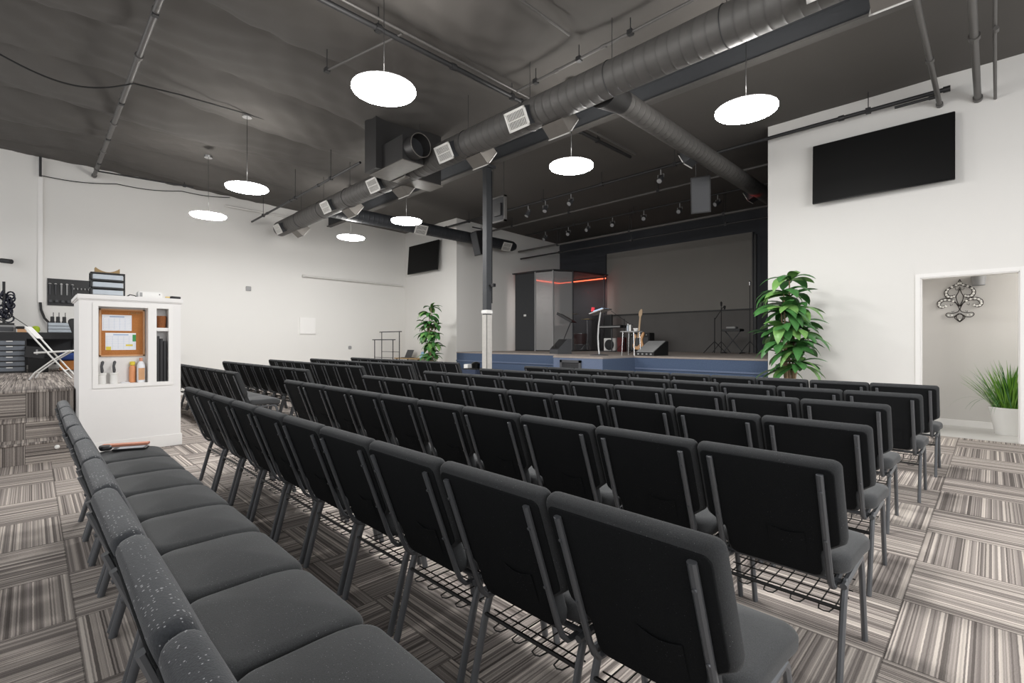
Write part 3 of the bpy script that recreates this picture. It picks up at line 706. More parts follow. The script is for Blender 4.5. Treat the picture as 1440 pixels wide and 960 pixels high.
t = thing('microphone_stand', 'black tripod microphone stand left of the percussion pad', 'microphone stand', (12.3, 5.0, SZ))
b = B(); tripod(b, 0.9, r=0.3, rad=0.013); b.tube([(0, 0.0, 0.85), (0, -0.22, 1.17)], 0.010, 6); b.build('stand', 'black', t)
B().lathe([(0, -0.06), (0.018, -0.05), (0.03, 0.02), (0, 0.05)], 12, (0, -0.25, 1.16)).build('microphone', 'black', t)
t = thing('microphone_stand', 'straight black microphone stand just left of the percussion pad', 'microphone stand', (12.6, 4.95, SZ))
b = B(); tripod(b, 1.22, r=0.25); b.build('stand', 'black', t); B().lathe([(0, -0.02), (0.02, 0), (0.028, 0.08), (0, 0.12)], 12, (0, 0, 1.22)).build('microphone', 'black', t)
t = thing('percussion_pad', 'electronic pad on a black crossed stand at right of stage', 'percussion pad', (12.3, 4.55, SZ))
b = B(); [b.tube([(s*0.05, -0.22, 0.02), (s*0.05, 0.20, 0.55)], 0.013, 6) for s in (1,)]; b.tube([(-0.05, 0.22, 0.02), (-0.05, -0.20, 0.55)], 0.013, 6); b.tube([(-0.2, -0.22, 0.02), (0.2, -0.22, 0.02)], 0.013, 6); b.tube([(-0.2, 0.22, 0.02), (0.2, 0.22, 0.02)], 0.013, 6); b.build('stand', 'darkgrey', t)
B().box((-0.15, -0.22, 0.55), (0.15, 0.22, 0.61)).build('pad', 'black', t, bevel=0.01); B().pad(rrect(0.10, 0.12, 0.04), lambda u, v, q: (u, v+0.02, q), 0.611, 0.67, 0.02).build('cloth', 'grey', t)
t = thing('microphone_stand', 'tall thin microphone stand at the right edge of the grey screen', 'microphone stand', (11.8, 3.98, SZ))
b = B(); tripod(b, 1.60, r=0.26, rad=0.009); b.build('stand', 'black', t); B().lathe([(0, -0.02), (0.02, 0), (0.028, 0.08), (0, 0.12)], 12, (0, 0, 1.6)).build('microphone', 'chrome', t)

# ------------------------------------------------------------------ televisions
def tv(label, loc, w, h, tilt):
    t = thing('television', label, 'television', loc, 0)
    Rm = Matrix.Rotation(math.radians(tilt), 3, 'Y')
    B().box((-0.05, -w/2, -h/2), (0.0, w/2, h/2), Rm, (0, 0, 0)).build('bezel', 'black_gloss', t, bevel=0.006)
    B().box((-0.0525, -w/2+0.012, -h/2+0.018), (-0.049, w/2-0.012, h/2-0.012), Rm, (0, 0, 0)).build('screen', 'tv', t)
    B().box((0.002, -0.2, -0.15), (0.112, 0.2, 0.15)).build('wall_bracket', 'black', t)
tv('large black television on the white wall above the doorway side', (XF-0.115, 1.15, 3.84), 1.62, 0.90, 2)
tv('black television on the far white wall left of the stage', (XF-0.13, 12.42, 3.86), 1.58, 0.90, 4)

# ------------------------------------------------------------------ plants
def plant(label, loc, seed, hgt, sc):
    rnd = random.Random(seed)
    t = thing('potted_plant', label, 'plant', loc)
    B().lathe([(0, 0), (0.13, 0), (0.17, 0.02), (0.21, 0.32), (0.22, 0.36), (0.195, 0.36), (0.19, 0.33), (0, 0.33)], 28).build('pot', 'white', t)
    B().lathe([(0.19, 0.33), (0.12, 0.37), (0, 0.39)], 20).build('soil', 'moss', t)
    b = B(); crowns = []
    for i in range(7):
        a = i*0.9+rnd.random(); r0 = 0.035
        hh = hgt*(0.45+0.5*(i % 4)/3)*rnd.uniform(0.92, 1.0) if i else hgt*0.97
        lx, ly = sc*0.11*math.cos(a), sc*0.11*math.sin(a)
        if i == 0: lx = ly = 0
        p = [(r0*math.cos(a), r0*math.sin(a), 0.35), (r0*math.cos(a)*1.3+lx*0.2, r0*math.sin(a)*1.3+ly*0.2, 0.35+(hh-0.35)*0.5), (lx, ly, hh)]
        b.tube(p, [0.018, 0.014, 0.009], 7)
        crowns.append((lx, ly, hh))
    b.build('stem', 'stem', t)
    for nm, m, lo in (('foliage', 'leaf', 0), ('young_foliage', 'leaf_light', 1)):
        b = B()
        for ci, (x, y, z) in enumerate(crowns):
            levels = 4 if ci == 0 else 3
            for k in range(levels):
                zz = z-k*0.21*(hgt/2.0)
                if zz < 0.75: continue
                cnt = 6 if lo == 0 else 3
                for q in range(cnt):
                    a = rnd.uniform(0, 2*PI); up = rnd.uniform(0.15, 1.0)-0.15*k
                    b.leaf((x*(1-0.1*k), y*(1-0.1*k), zz), a, up, sc*rnd.uniform(0.34, 0.52)*(0.78 if math.cos(a) > 0.3 else 1), sc*rnd.uniform(0.10, 0.15), rnd.uniform(1.2, 2.2), 7, rnd.uniform(-.4, .4))
        if lo:
            for q in range(10): b.leaf((0, 0, 0.36), rnd.uniform(0, 2*PI), 1.0, 0.35, 0.05, 1.2, 5)
        b.build(nm, m, t, sharp=80)
plant('tall leafy green potted plant against the wall right of the stage', (8.02, 2.145, 0), 3, 2.26, 1.15)
plant('tall leafy green potted plant in front of the wall left of the stage', (7.80, 10.97, 0), 5, 2.28, 0.95)
t = thing('potted_grass', 'spiky green grass plant in a ribbed white pot in the doorway', 'plant', (9.46, -0.185, 0.001))
prof = [(0, 0), (0.155, 0)]
for i in range(13): prof += [(0.158+0.0048*i, 0.012+i*0.027), (0.165+0.0048*i, 0.022+i*0.027)]
prof += [(0.225, 0.375), (0.20, 0.375), (0.19, 0.33), (0, 0.33)]
B().lathe(prof, 36).build('pot', 'white', t, sharp=60)
rnd = random.Random(11)
for nm, m, cnt in (('grass_blades', 'grass', 300), ('dark_blades', 'leaf', 130)):
    b = B()
    for i in range(cnt):
        a = rnd.uniform(0, 2*PI); r0 = rnd.uniform(0, 0.17); ln = rnd.uniform(0.35, 0.70)*(1.1-r0)
        ln *= 0.72 if math.cos(a) > 0.2 else 1.0
        b.leaf((r0*math.cos(a), r0*math.sin(a), 0.34), a+rnd.uniform(-.5, .5), 1.5-r0*3.2*rnd.uniform(0.4, 1.2), ln, 0.011, rnd.uniform(0.1, 0.6), 5, fold=0.6)
    for i in range(7 if nm == 'dark_blades' else 0):
        a = rnd.uniform(1.8, 4.4); b.leaf((0.15*math.cos(a), 0.15*math.sin(a), 0.36), a, 0.9, 0.62, 0.006, 2.2, 8)
    b.build(nm, m, t, sharp=80)

# fleur-de-lis wall ornament
fl = thing('wall_ornament', 'bronze wire fleur-de-lis ornament with pearly beads on hall wall', 'wall ornament', (9.905, 0.345, 1.90))
def spl(pts, n=6):
    out = []; P = [Vector((p[0], p[1], 0)) for p in pts]; P = [P[0]*2-P[1]]+P+[P[-1]*2-P[-2]]
    for i in range(1, len(P)-2):
        for j in range(n):
            t_ = j/n; p0, p1, p2, p3 = P[i-1:i+3]
            v = 0.5*((2*p1)+(-p0+p2)*t_+(2*p0-5*p1+4*p2-p3)*t_*t_+(-p0+3*p1-3*p2+p3)*t_**3); out.append((v.x, v.y))
    out.append((P[-2].x, P[-2].y)); return out
wb, pb = B(), B()
k_ = 1/95.0*0.0107*10.2*0.92/1.02      # ornament drawn in eighth-pixels about its centre (715,490)
def oc(x, y): return (x-715)*k_*0.1*0.76, (490-y)*k_*0.1
k_ = 0.0107/8*10
def curve(pts, r=0.0055, side=(1, -1)):
    for s in side:
        q = [oc(715+s*(x-715), y) for x, y in spl(pts)]
        wb.tube([(0, -u, v) for u, v in q], r, 5)
outer = [(715, 255), (740, 300), (800, 330), (865, 365), (885, 410), (860, 455), (800, 465), (757, 448)]
inner = [(715, 318), (760, 335), (820, 355), (848, 395), (835, 430), (800, 438), (765, 428)]
curve(outer); curve(inner)
o2 = [(715, 600), (735, 555), (775, 500), (840, 470), (910, 470), (960, 505), (955, 555), (910, 575), (870, 560)]
i2 = [(720, 560), (760, 520), (820, 495), (890, 495), (925, 520), (925, 545), (895, 550), (855, 540)]
curve(o2); curve(i2)
curve([(715, 360), (735, 410), (755, 450), (740, 510), (715, 560)])
curve([(715, 590), (735, 620), (790, 635), (850, 632), (868, 655), (840, 680), (790, 680), (755, 660), (725, 640)])
curve([(715, 645), (745, 660), (750, 690), (715, 735)]); curve([(715, 640), (770, 680), (750, 710), (715, 737)])
curve([(715, 340), (735, 372), (760, 368), (765, 345)], 0.003); curve([(790, 535), (815, 550), (820, 530)], 0.003); curve([(775, 610), (795, 625), (800, 612)], 0.003)
wb.build('wire_frame', 'bronze', fl)
def beads(a, c, n, t0=0.08, t1=0.95):
    A, Cc = spl(a), spl(c)
    for i in range(n):
        t_ = t0+(t1-t0)*i/(n-1); pa = A[int(t_*(len(A)-1))]; pc_ = Cc[int(t_*(len(Cc)-1))]
        x, y = (pa[0]+pc_[0])/2, (pa[1]+pc_[1])/2
        for s in (1, -1):
            u, v = oc(715+s*(x-715), y)
            bmesh.ops.create_icosphere(pb.bm, subdivisions=1, radius=0.017, matrix=Matrix.Translation((-0.010, -u, v)))
beads(outer, inner, 9); beads(o2, i2, 9, 0.25, 0.98)
for x in (800, 838): 
    for s in (1, -1): u, v = oc(715+s*(x-715), 660); bmesh.ops.create_icosphere(pb.bm, subdivisions=1, radius=0.013, matrix=Matrix.Translation((-0.004, -u, v)))
u, v = oc(715, 710); bmesh.ops.create_icosphere(pb.bm, subdivisions=1, radius=0.013, matrix=Matrix.Translation((-0.004, -u, v)))
pb.build('beads', 'pearl', fl)
o = B().lathe([(0.07, 0.0), (0.085, 0.14), (0.06, 0.14), (0, 0.14)], 20).build('door_chime', 'grey', loc=(9.84, 0.14, 2.10)); tag(o, 'small grey fixture on the hall wall above the ornament', 'fixture')

# ------------------------------------------------------------------ pendant disc lights
def light(loc, label):
    x, y = loc; z = 3.70; zc = czf(x)-0.13
    t = thing('pendant_light', label, 'ceiling light', (x, y, z), group='round disc pendant lights')
    B().lathe([(0, 0), (0.296, 0), (0.304, 0.012), (0.304, 0.026)], 48).build('diffuser', 'light', t)
    B().lathe([(0.304, 0.026), (0.302, 0.036), (0, 0.045), (0, 0.035), (0.295, 0.026)], 48).build('rim', 'white', t)
    b = B(); b.tube([(0, 0, 0.04), (0, 0, zc-z)], 0.004, 6); b.build('cord', 'cable', t)
    B().lathe([(0, 0), (0.07, 0), (0.075, 0.035), (0.06, 0.045), (0, 0.045)], 24, (0, 0, zc-z-0.03)).build('canopy', 'chrome', t)
for x, y, lb in [(2.42, 4.18, 'large round glowing disc light nearest the camera, over the aisle'), (2.42, 8.38, 'round glowing disc light on a long cord, third from the far wall'),
              (2.42, 10.75, 'round glowing disc light on a cord, leftmost of all'), (2.42, 1.95, 'round glowing disc light above the frame top'),
              (5.34, 1.84, 'round glowing disc light in front of the big television'), (5.32, 4.15, 'round glowing disc light beneath the stage side of duct'),
              (5.37, 8.40, 'round glowing disc light right of the duct, before the branch'), (5.30, 10.65, 'small round disc light farthest away, under the duct end')]:
    light((x, y), lb)
    ld = bpy.data.lights.new('disc_up_fill', 'POINT'); ld.energy = 32; ld.shadow_soft_size = 0.15; ld.color = (1, 0.97, 0.93)  # extra lamp added above each disc to brighten ceiling and upper walls
    lo = bpy.data.objects.new('disc_up_fill', ld); C.objects.link(lo); lo.location = (x, y, 3.98)

# ------------------------------------------------------------------ ducts
DX, DZ, DR = 4.58, 4.21, 0.188
b = B()
L0, L1 = -2.5, 13.1
seg = 60
b.tube([(0, L0+(L1-L0)*i/seg, 0) for i in range(seg+1)], DR, 36)
du = thing('main_duct', 'long round dark spiral duct running the length of the room', 'duct', (DX, 0, DZ))
b.build('spiral_pipe', 'duct', du, sharp=60)
for i in range(12):
    b = B(); y = -2+1.25*i; b.tube([(0, y, DR-0.01), (0, y, 0.72)], 0.004, 5)
    b.tube([((DR+0.004)*math.cos(a*PI/16), y, (DR+0.004)*math.sin(a*PI/16)) for a in range(32)], 0.005, 5, closed=True)
    b.build('hanger', 'pipe_dark', du)

def register(x, y, z, side, w=0.36, h=0.24, tilt=28, off=0.27, R=DR, label='', axis='Y', off2=0):
    """short box collar on a duct with a white louvred face looking sideways and down"""
    t = thing('air_register', label, 'air vent', (x, y, z), group='white air registers on the ducts')
    tl = math.radians(tilt)
    def f(u, v, q):        # u along duct, v down the face, q outwards
        dx = (q*math.cos(tl)-v*math.sin(tl)*1.0); dz = (-q*math.sin(tl)-v*math.cos(tl))
        return (side*dx, u, dz) if axis == 'Y' else (u, side*dx, dz)
    def bx(b, u0, u1, v0, v1, q0, q1): b.prism([(u0, v0), (u1, v0), (u1, v1), (u0, v1)], f, q0, q1)
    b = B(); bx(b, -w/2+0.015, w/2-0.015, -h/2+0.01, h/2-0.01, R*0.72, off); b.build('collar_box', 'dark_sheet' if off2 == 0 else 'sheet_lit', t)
    b = B(); m_ = 0.028
    bx(b, -w/2, w/2, -h/2, -h/2+m_, off, off+0.012); bx(b, -w/2, w/2, h/2-m_, h/2, off, off+0.012)
    bx(b, -w/2, -w/2+m_, -h/2, h/2, off, off+0.012); bx(b, w/2-m_, w/2, -h/2, h/2, off, off+0.012)
    n = 12
    for i in range(n):
        u = -w/2+m_+(w-2*m_)*(i+0.5)/n; bx(b, u-0.0045, u+0.0045, -h/2+m_, h/2-m_, off, off+0.009)
    bx(b, -w/2, w/2, -0.006, 0.006, off, off+0.010)
    b.build('grille', 'grille', t)
    b = B(); bx(b, -w/2+0.02, w/2-0.02, -h/2+0.02, h/2-0.02, off-0.004, off+0.001); b.build('dark_gap', 'slot', t)
    return t
names = ['nearest the camera at the frame top', 'second from the camera, on the big duct', 'third along, just before the plenum box', 'fourth along, just past the plenum box', 'fifth along the big duct', 'at the far end of the big duct']
for yy, nm in zip((0.87, 4.25, 5.77, 7.87, 9.85, 12.6), names):
    register(DX, yy, DZ, -1, label='white louvred register '+nm)
    register(DX, yy-0.35, DZ, 1, h=0.30, off=0.33, tilt=38, off2=1, label='register facing away, grey collar seen from below, '+nm.split(',')[0].replace(' at the frame top','').replace(' from the camera',''))
# branch over the stage
b = B(); b.tube([(0, i*0.5, 0) for i in range(0, 17)], 0.138, 30)
o = thing('branch_duct', 'slim round spiral duct branching from big duct toward the stage', 'duct', (DX+0.12, 3.21, DZ), -PI/2)
b.build('spiral_pipe', 'duct', o, sharp=60)
B().tube([(0, 0.02, 0), (0, 0.42, 0)], [0.20, 0.14], 30).build('take_off_collar', 'sheet', o)
register(7.25, 3.21, DZ, 1, w=0.30, h=0.20, R=0.138, off=0.22, axis='X', label='grey-lit register under the branch duct above stage front')
rr = register(10.0, 3.21, DZ, 1, w=0.30, h=0.20, R=0.138, off=0.22, axis='X', label='red-lit register on the branch duct deep over the stage')
ld = bpy.data.lights.new('red_wash', 'SPOT'); ld.energy = 9; ld.color = (1, 0.03, 0.03); ld.spot_size = 0.42; ld.shadow_soft_size = 0.03
lo = bpy.data.objects.new('red_wash', ld); C.objects.link(lo); lo.location = (9.6, 3.45, 3.7); lo.rotation_euler = Vector((0.35, -0.3, 0.6)).to_track_quat('-Z', 'Y').to_euler()
# dark branch on the left
b = B(); b.tube([(0, i*0.5, 0) for i in range(0, 12)]+[(0, 5.75, 0), (0, 5.85, 0), (0, 5.9, 0)], [0.155]*12+[0.15, 0.11, 0.04], 30)
o = thing('branch_duct', 'dark round duct crossing toward the wall left of the stage', 'duct', (DX+0.12, 10.45, DZ), -PI/2)
b.build('spiral_pipe', 'duct_dark', o, sharp=60)
register(7.0, 10.45, DZ, -1, w=0.36, h=0.26, R=0.155, off=0.20, axis='X', label='white register on the dark branch duct above the far television')
register(10.05, 10.45, DZ, -1, w=0.36, h=0.26, R=0.155, off=0.20, axis='X', label='white register at the rounded end of the dark branch duct')

# plenum boxes at the middle of the duct
t = thing('duct_plenum', 'square dark duct shaft dropping from the ceiling around the big duct', 'duct', (4.5, 7.13, 4.05))
b = B(); b.box((-0.62, -0.18, 0.0), (0.66, 0.18, 0.88)); b.build('shaft', 'sheet', t)
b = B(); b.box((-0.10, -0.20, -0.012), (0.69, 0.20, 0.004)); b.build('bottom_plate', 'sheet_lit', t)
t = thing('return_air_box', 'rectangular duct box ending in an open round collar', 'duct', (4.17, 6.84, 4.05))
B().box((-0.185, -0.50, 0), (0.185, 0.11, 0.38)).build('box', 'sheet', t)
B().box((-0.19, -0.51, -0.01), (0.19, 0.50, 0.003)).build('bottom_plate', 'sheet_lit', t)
b = B(); n = 32
b.tube([(0, -0.50, 0.2), (0, -0.72, 0.2)], 0.175, n, cap=False); b.build('round_collar', 'sheet', t)
b = B(); b.tube([(0.178*math.cos(a*2*PI/n), -0.72, 0.2+0.178*math.sin(a*2*PI/n)) for a in range(n)], 0.007, 6, closed=True); b.build('collar_rim', 'sheet_lit', t)
B().cyl((0, -0.515, 0.2), (0, -0.53, 0.2), 0.17, n=n).build('opening', 'dark_sheet', t)

# ------------------------------------------------------------------ pipes
def pipe(name, label, pts, r, m='pipe', cat='pipe', couplings=(), hang=(), zc=None):
    t = thing(name, label, cat, pts[0])
    o = Vector(pts[0]); P = [Vector(p)-o for p in pts]
    B().tube([tuple(p) for p in P], r, 12).build('tube', m, t)
    if couplings:
        a, c = P[0], P[-1]; d = (c-a).normalized()
        for k in couplings:
            p = a.lerp(c, k); B().tube([tuple(p-d*0.035), tuple(p+d*0.035)], r*1.4, 10).build('coupling', m, t)
    if hang:
        a, c = P[0], P[-1]
        for k in hang:
            b = B(); p = a.lerp(c, k); b.tube([tuple(p), (p.x, p.y, czf(p.x+o.x)-o.z-0.03)], 0.006, 6)
            b.box((p.x-0.03, p.y-0.03, p.z-r-0.01), (p.x+0.03, p.y+0.03, p.z+r+0.01))
            b.build('hanger', 'pipe_dark', t)
    return t
pipe('sprinkler_pipe', 'grey ceiling pipe running down to the long white wall', [(0.94, -2.5, 4.82), (0.94, 13.64, 4.82)], 0.034, couplings=(0.62, 0.78, 0.88, 0.96, 0.995), hang=(0.3, 0.55, 0.72, 0.83, 0.93))
pipe('sprinkler_pipe', 'thick paired pipe crossing the ceiling above the nearest light', [(-2.5, 4.78, 4.72), (7.9, 4.78, 4.72)], 0.030, 'pipe_dark', couplings=(0.35, 0.5, 0.6, 0.72, 0.85), hang=(0.3, 0.5, 0.7, 0.9))
pipe('conduit', 'thin conduit beside the paired pipe crossing the ceiling', [(-2.5, 4.66, 4.74), (7.9, 4.66, 4.74)], 0.016, 'pipe')
pipe('conduit', 'thin conduit crossing the ceiling over the upper duct', [(-2.5, 3.46, 4.82), (4.4, 3.46, 4.82)], 0.014, 'pipe')
pipe('conduit', 'pair-like slim pipe running alongside above the big duct', [(4.75, -2.5, 4.74), (4.75, 4.66, 4.74)], 0.018, 'pipe', couplings=(0.8, 0.9), hang=(0.6, 0.75, 0.85, 0.95))
pipe('lighting_pipe', 'long dark pipe along the ceiling front passing the television wall', [(8.45, 0.385, 4.57), (8.45, 11.2, 4.57)], 0.028, 'pipe_dark', couplings=(0.003, 0.11, 0.5, 0.995), hang=(0.08, 0.35, 0.5, 0.65, 0.9))
pipe('conduit', 'short dark stub pipe under the long pipe above the television', [(8.42, 0.55, 4.50), (8.42, 0.95, 4.50)], 0.018, 'pipe_dark', couplings=(0.02,))
pipe('lighting_pipe', 'second long grey pipe across the stage front ceiling', [(9.68, 2.7, 4.57), (9.68, 10.9, 4.57)], 0.026, 'pipe', hang=(0.3, 0.6, 0.85))
pipe('lighting_pipe', 'upper dark batten above the grey screen', [(11.2, 2.7, 4.20), (11.2, 10.9, 4.20)], 0.030, 'pipe', hang=(0.2, 0.5, 0.8))
pipe('lighting_pipe', 'lower dark batten above the grey screen', [(11.3, 2.7, 3.98), (11.3, 10.9, 3.98)], 0.024, 'pipe_dark', hang=(0.2, 0.5, 0.8))
pipe('spotlight_bar', 'bar carrying the row of stage spotlights', [(11.0, 2.7, 4.62), (11.0, 10.4, 4.62)], 0.022, 'pipe_dark', hang=(0.25, 0.5, 0.75))
pipe('conduit', 'slim pipe over the left stage corner holding a small spotlight', [(8.9, 10.5, 4.55), (9.6, 10.5, 4.55)], 0.018, 'pipe_dark')
pipe('sprinkler_pipe', 'grey pipe entering the white wall above the television', [(-2.5, 0.50, 4.47), (8.68, 0.50, 4.47)], 0.028, couplings=(0.72, 0.87, 0.998))
pipe('sprinkler_pipe', 'thicker grey pipe entering the wall right of the television', [(-2.5, 0.13, 4.42), (8.68, 0.13, 4.42)], 0.036, couplings=(0.70, 0.84, 0.997))
pipe('conduit', 'thin grey pipe at far right entering the wall', [(-2.5, -0.02, 4.40), (7.0, -0.02, 4.42), (8.68, -0.03, 4.37)], 0.017, couplings=(0.83,))
pipe('conduit', 'thin horizontal conduit crossing the far right pipes', [(5.9, 0.18, 4.45), (5.9, -3.2, 4.45)], 0.011, 'pipe')
pipe('rail', 'white horizontal rail fixed on the long white wall', [(5.35, 13.58, 3.11), (8.55, 13.58, 3.09)], 0.028, 'grille', cat='rail', couplings=(0.005,))
pipe('rail', 'pale horizontal pipe high on the long white wall', [(3.4, 13.50, 4.66), (5.0, 13.50, 4.66)], 0.022, 'wall', cat='rail')
pipe('conduit', 'dark pipe running beside the big duct to its end', [(3.95, 7.6, 4.32), (3.95, 13.3, 4.32)], 0.022, 'pipe_dark', couplings=(0.3, 0.55, 0.8), hang=(0.2, 0.5, 0.85))
pipe('conduit', 'short dark pipe below the ceiling near the leftmost light', [(0.95, 12.9, 4.75), (2.6, 12.9, 4.80)], 0.016, 'pipe_dark', hang=(0.9,))
pipe('conduit', 'short diagonal pipe reaching toward the nearest light', [(2.95, 4.7, 4.74), (2.6, 5.9, 4.66)], 0.014, 'pipe', hang=(0.98,))
# black cable sagging across the ceiling
pts = []
for i in range(25):
    u = i/24; pts.append((-0.62+1.6*u, 8.3+0.0*u, 4.80-0.42*math.sin(PI*u)**1.0*(0.4+u*0.4)+0.0))
pts += [(1.5, 8.3, 4.84), (2.6, 8.3, 4.86), (3.88, 8.3, 4.84)]
pts = [(-2.6, 8.35, 4.86), (-1.2, 8.3, 4.88)] + pts
tag(B().tube(pts, 0.011, 6).build('ceiling_cable', 'cable'), 'black cable sagging from the left across the grey ceiling', 'cable')
# thin wire along top of long wall
pts = [(0.12, 13.55, 4.62)]+[(0.12+3.4*i/20, 13.55, 4.62+0.015*i-0.05*math.sin(PI*(i % 7)/7)) for i in range(1, 21)]
tag(B().tube(pts, 0.009, 5).build('wall_cable', 'cable'), 'thin dark wire looped along the top of the long wall', 'cable')
tag(B().box((-0.02, -0.02, 0), (0.02, 0.02, 0.40)).build('ceiling_rod', 'pipe_dark', loc=(0.12, 13.55, 4.60)), 'short dark rod hanging at the top left of the long wall', 'rod')

# column
t = thing('steel_column', 'black steel column with its lower part wrapped in pale grey', 'column', (6.10, 6.77, 0))
B().box((-0.062, -0.062, 0), (0.062, 0.062, 4.60)).build('post', 'beam', t, bevel=0.006)
B().box((-0.075, -0.075, 0), (0.075, 0.075, 1.80)).build('wrap', 'concrete', t, bevel=0.02)
B().box((-0.08, -0.08, 1.80), (0.08, 0.08, 1.87)).build('collar', 'white', t, bevel=0.01)
B().box((-0.12, -0.12, 4.55), (0.12, 0.12, 4.60)).build('cap_plate', 'beam', t)
b = B(); b.tube([(0, -0.06, 2.33), (0.02, -0.14, 2.33)], 0.012, 6); b.box((-0.02, -0.20, 2.30), (0.04, -0.13, 2.36)); b.build('hook', 'black', t)
b = B(); b.tube([(0.065, -0.065, 2.0), (0.065, -0.065, 4.5)], 0.012, 6); b.build('conduit', 'black', t)
# framed panel hanging right of column
t = thing('electrical_cabinet', 'dark framed electrical panel hanging beside the top of the column', 'panel', (6.45, 6.82, 3.60), 0)
b = B(); w = 0.20; hh = 0.50
b.box((-0.03, -w, 0), (0.03, -w+0.03, hh)); b.box((-0.03, w-0.03, 0), (0.03, w, hh)); b.box((-0.03, -w, 0), (0.03, w, 0.03)); b.box((-0.03, -w, hh-0.03), (0.03, w, hh)); b.build('frame', 'beam_light', t)
B().box((-0.02, -w+0.03, 0.03), (0.02, w-0.03, hh-0.03)).build('panel', 'dark_sheet', t)
B().box((-0.05, -0.1, 0.12), (-0.02, 0.08, 0.36)).build('box', 'black', t)
b = B(); b.tube([(0, -0.15, hh), (0, -0.15, 1.3)], 0.005, 5); b.tube([(0, 0.15, hh), (0, 0.15, 1.3)], 0.005, 5); b.build('hanger', 'cable', t)

# hanging loudspeakers
def loudspeaker(label, loc, rz):
    t = thing('hanging_loudspeaker', label, 'speaker', loc, rz, 'loudspeakers hung over the stage front')
    Rt = Matrix.Rotation(math.radians(-14), 3, 'Y')
    b = B()
    def f(u, v, q): 
        p = Rt.inverted() @ Vector((u, q, 0)) if False else None
    pr = [(-0.19, -0.17), (-0.19, 0.17), (0.17, 0.11), (0.17, -0.11)]
    b.prism(pr, lambda u, v, q: tuple(Rt @ Vector((u, v, q))), -0.32, 0.32); b.build('cabinet', 'black', t, bevel=0.01)
    B().prism([(-0.195, -0.15), (-0.195, 0.15), (-0.188, 0.15), (-0.188, -0.15)], lambda u, v, q: tuple(Rt @ Vector((u, v, q))), -0.30, 0.30).build('grille', 'darkgrey', t)
    b = B(); b.tube([(0.06, 0.1, 0.28), (0.05, 0.1, 0.9)], 0.006, 5); b.tube([(0.06, -0.1, 0.28), (0.05, -0.1, 0.9)], 0.006, 5); b.build('hanger', 'chrome', t)
loudspeaker('black loudspeaker hanging under the branch duct at right', (8.75, 3.80, 3.98), math.radians(20))
loudspeaker('black loudspeaker hanging behind the column at left', (8.75, 9.95, 4.00), math.radians(-10))

# stage spotlights
def spotlight(loc, rz, tilt, label, grp='small stage spotlights'):
    t = thing('spotlight', label, 'spotlight', loc, rz, grp)
    b = B(); b.tube([(0, 0, 0), (0, 0, -0.10)], 0.010, 6); b.tube([(0, -0.06, -0.16), (0, -0.06, -0.10), (0, 0.06, -0.10), (0, 0.06, -0.16)], 0.006, 5); b.build('yoke', 'grey', t)
    Rt = Matrix.Rotation(math.radians(tilt), 3, 'Y'); 
    a = Rt @ Vector((0.09, 0, 0)); c = Vector((0, 0, -0.18))
    B().tube([tuple(c-a), tuple(c+a*0.3), tuple(c+a)], [0.055, 0.05, 0.03], 14).build('housing', 'darkgrey', t)
    B().tube([tuple(c-a*1.01), tuple(c-a*1.03)], 0.045, 14).build('lens', 'grey', t)
k = 0
for y in (9.57, 8.69, 7.99, 7.19, 6.26, 5.3, 4.4): 
    spotlight((11.0, y, 4.60), random.uniform(-.5, .5), random.uniform(-40, -15), ORD[k]+' small spotlight from the left on the bar over the screen'); k += 1
for (x, y, z, lb) in [(8.45, 7.9, 4.55, 'spotlight left of column gap on the long front pipe'), (8.45, 7.35, 4.55, 'spotlight on the long front pipe right of column'), (8.45, 6.6, 4.55, 'spotlight on the long front pipe nearest disc light'), (9.4, 10.5, 4.54, 'small dark spotlight near the white left stage wall'), (8.45, 4.45, 4.55, 'spotlight on the front pipe left of right loudspeaker'), (11.0, 3.3, 4.6, 'spotlight at the right end over the screen')]:
    spotlight((x, y, z), random.uniform(-.6, .6), random.uniform(-60, -30), lb)

# ------------------------------------------------------------------ white partition with niche
PX0, PX1, PY = 0.366, 1.303, 7.11
t = thing('partition', 'white partition end with a built-in display niche and shelf slots', 'partition', (PX0, PY, 0))
w = PX1-PX0; hp = 1.74
def px(x): return x-PX0
n0, n1, nz0, nz1 = px(0.527), px(0.977), 0.79, 1.67
s0, s1 = px(1.059), px(1.178); dp = 0.16
b = B()
b.box((0, dp, 0), (w, 0.90, hp)); b.box((0, 0, 0), (w, dp, nz0)); b.box((0, 0, nz1+0.01), (w, dp, hp))
b.box((0, 0, nz0), (n0, dp, nz1+0.01)); b.box((n1, 0, nz0), (s0, dp, nz1+0.01)); b.box((s1, 0, nz0), (w, dp, nz1+0.01)); b.box((s0, 0, 1.40), (s1, dp, 1.44))
b.build('body', 'cap', t)
b = B(); b.box((-0.025, -0.025, hp), (w+0.025, 0.93, 1.80)); b.build('cap', 'cap', t, bevel=0.012)
b = B(); a0, a1, z0, z1 = px(0.478), px(1.223), 0.745, 1.71
b.box((a0, -0.014, z0), (a1, 0, nz0)); b.box((a0, -0.014, nz1), (a1, 0, z1)); b.box((a0, -0.014, nz0), (n0, 0, nz1)); b.box((n1, -0.014, nz0), (s0, 0, nz1)); b.box((s1, -0.014, nz0), (a1, 0, nz1))
b.build('niche_trim', 'trim', t, bevel=0.002)
b = B(); b.box((0, -0.013, 0), (w+0.013, 0, 0.14)); b.box((w, 0, 0), (w+0.013, 0.9, 0.14)); b.box((-0.013, -0.013, 0), (0, 0.9, 0.14)); b.build('baseboard', 'trim', t, bevel=0.003)
yb = PY+dp
cb = thing('cork_board', 'cork notice board framed in pale wood inside the niche', 'notice board', (0.755, yb, 1.10))
B().box((-0.195, -0.016, 0.01), (0.195, -0.001, 0.54)).build('cork', 'cork', cb)
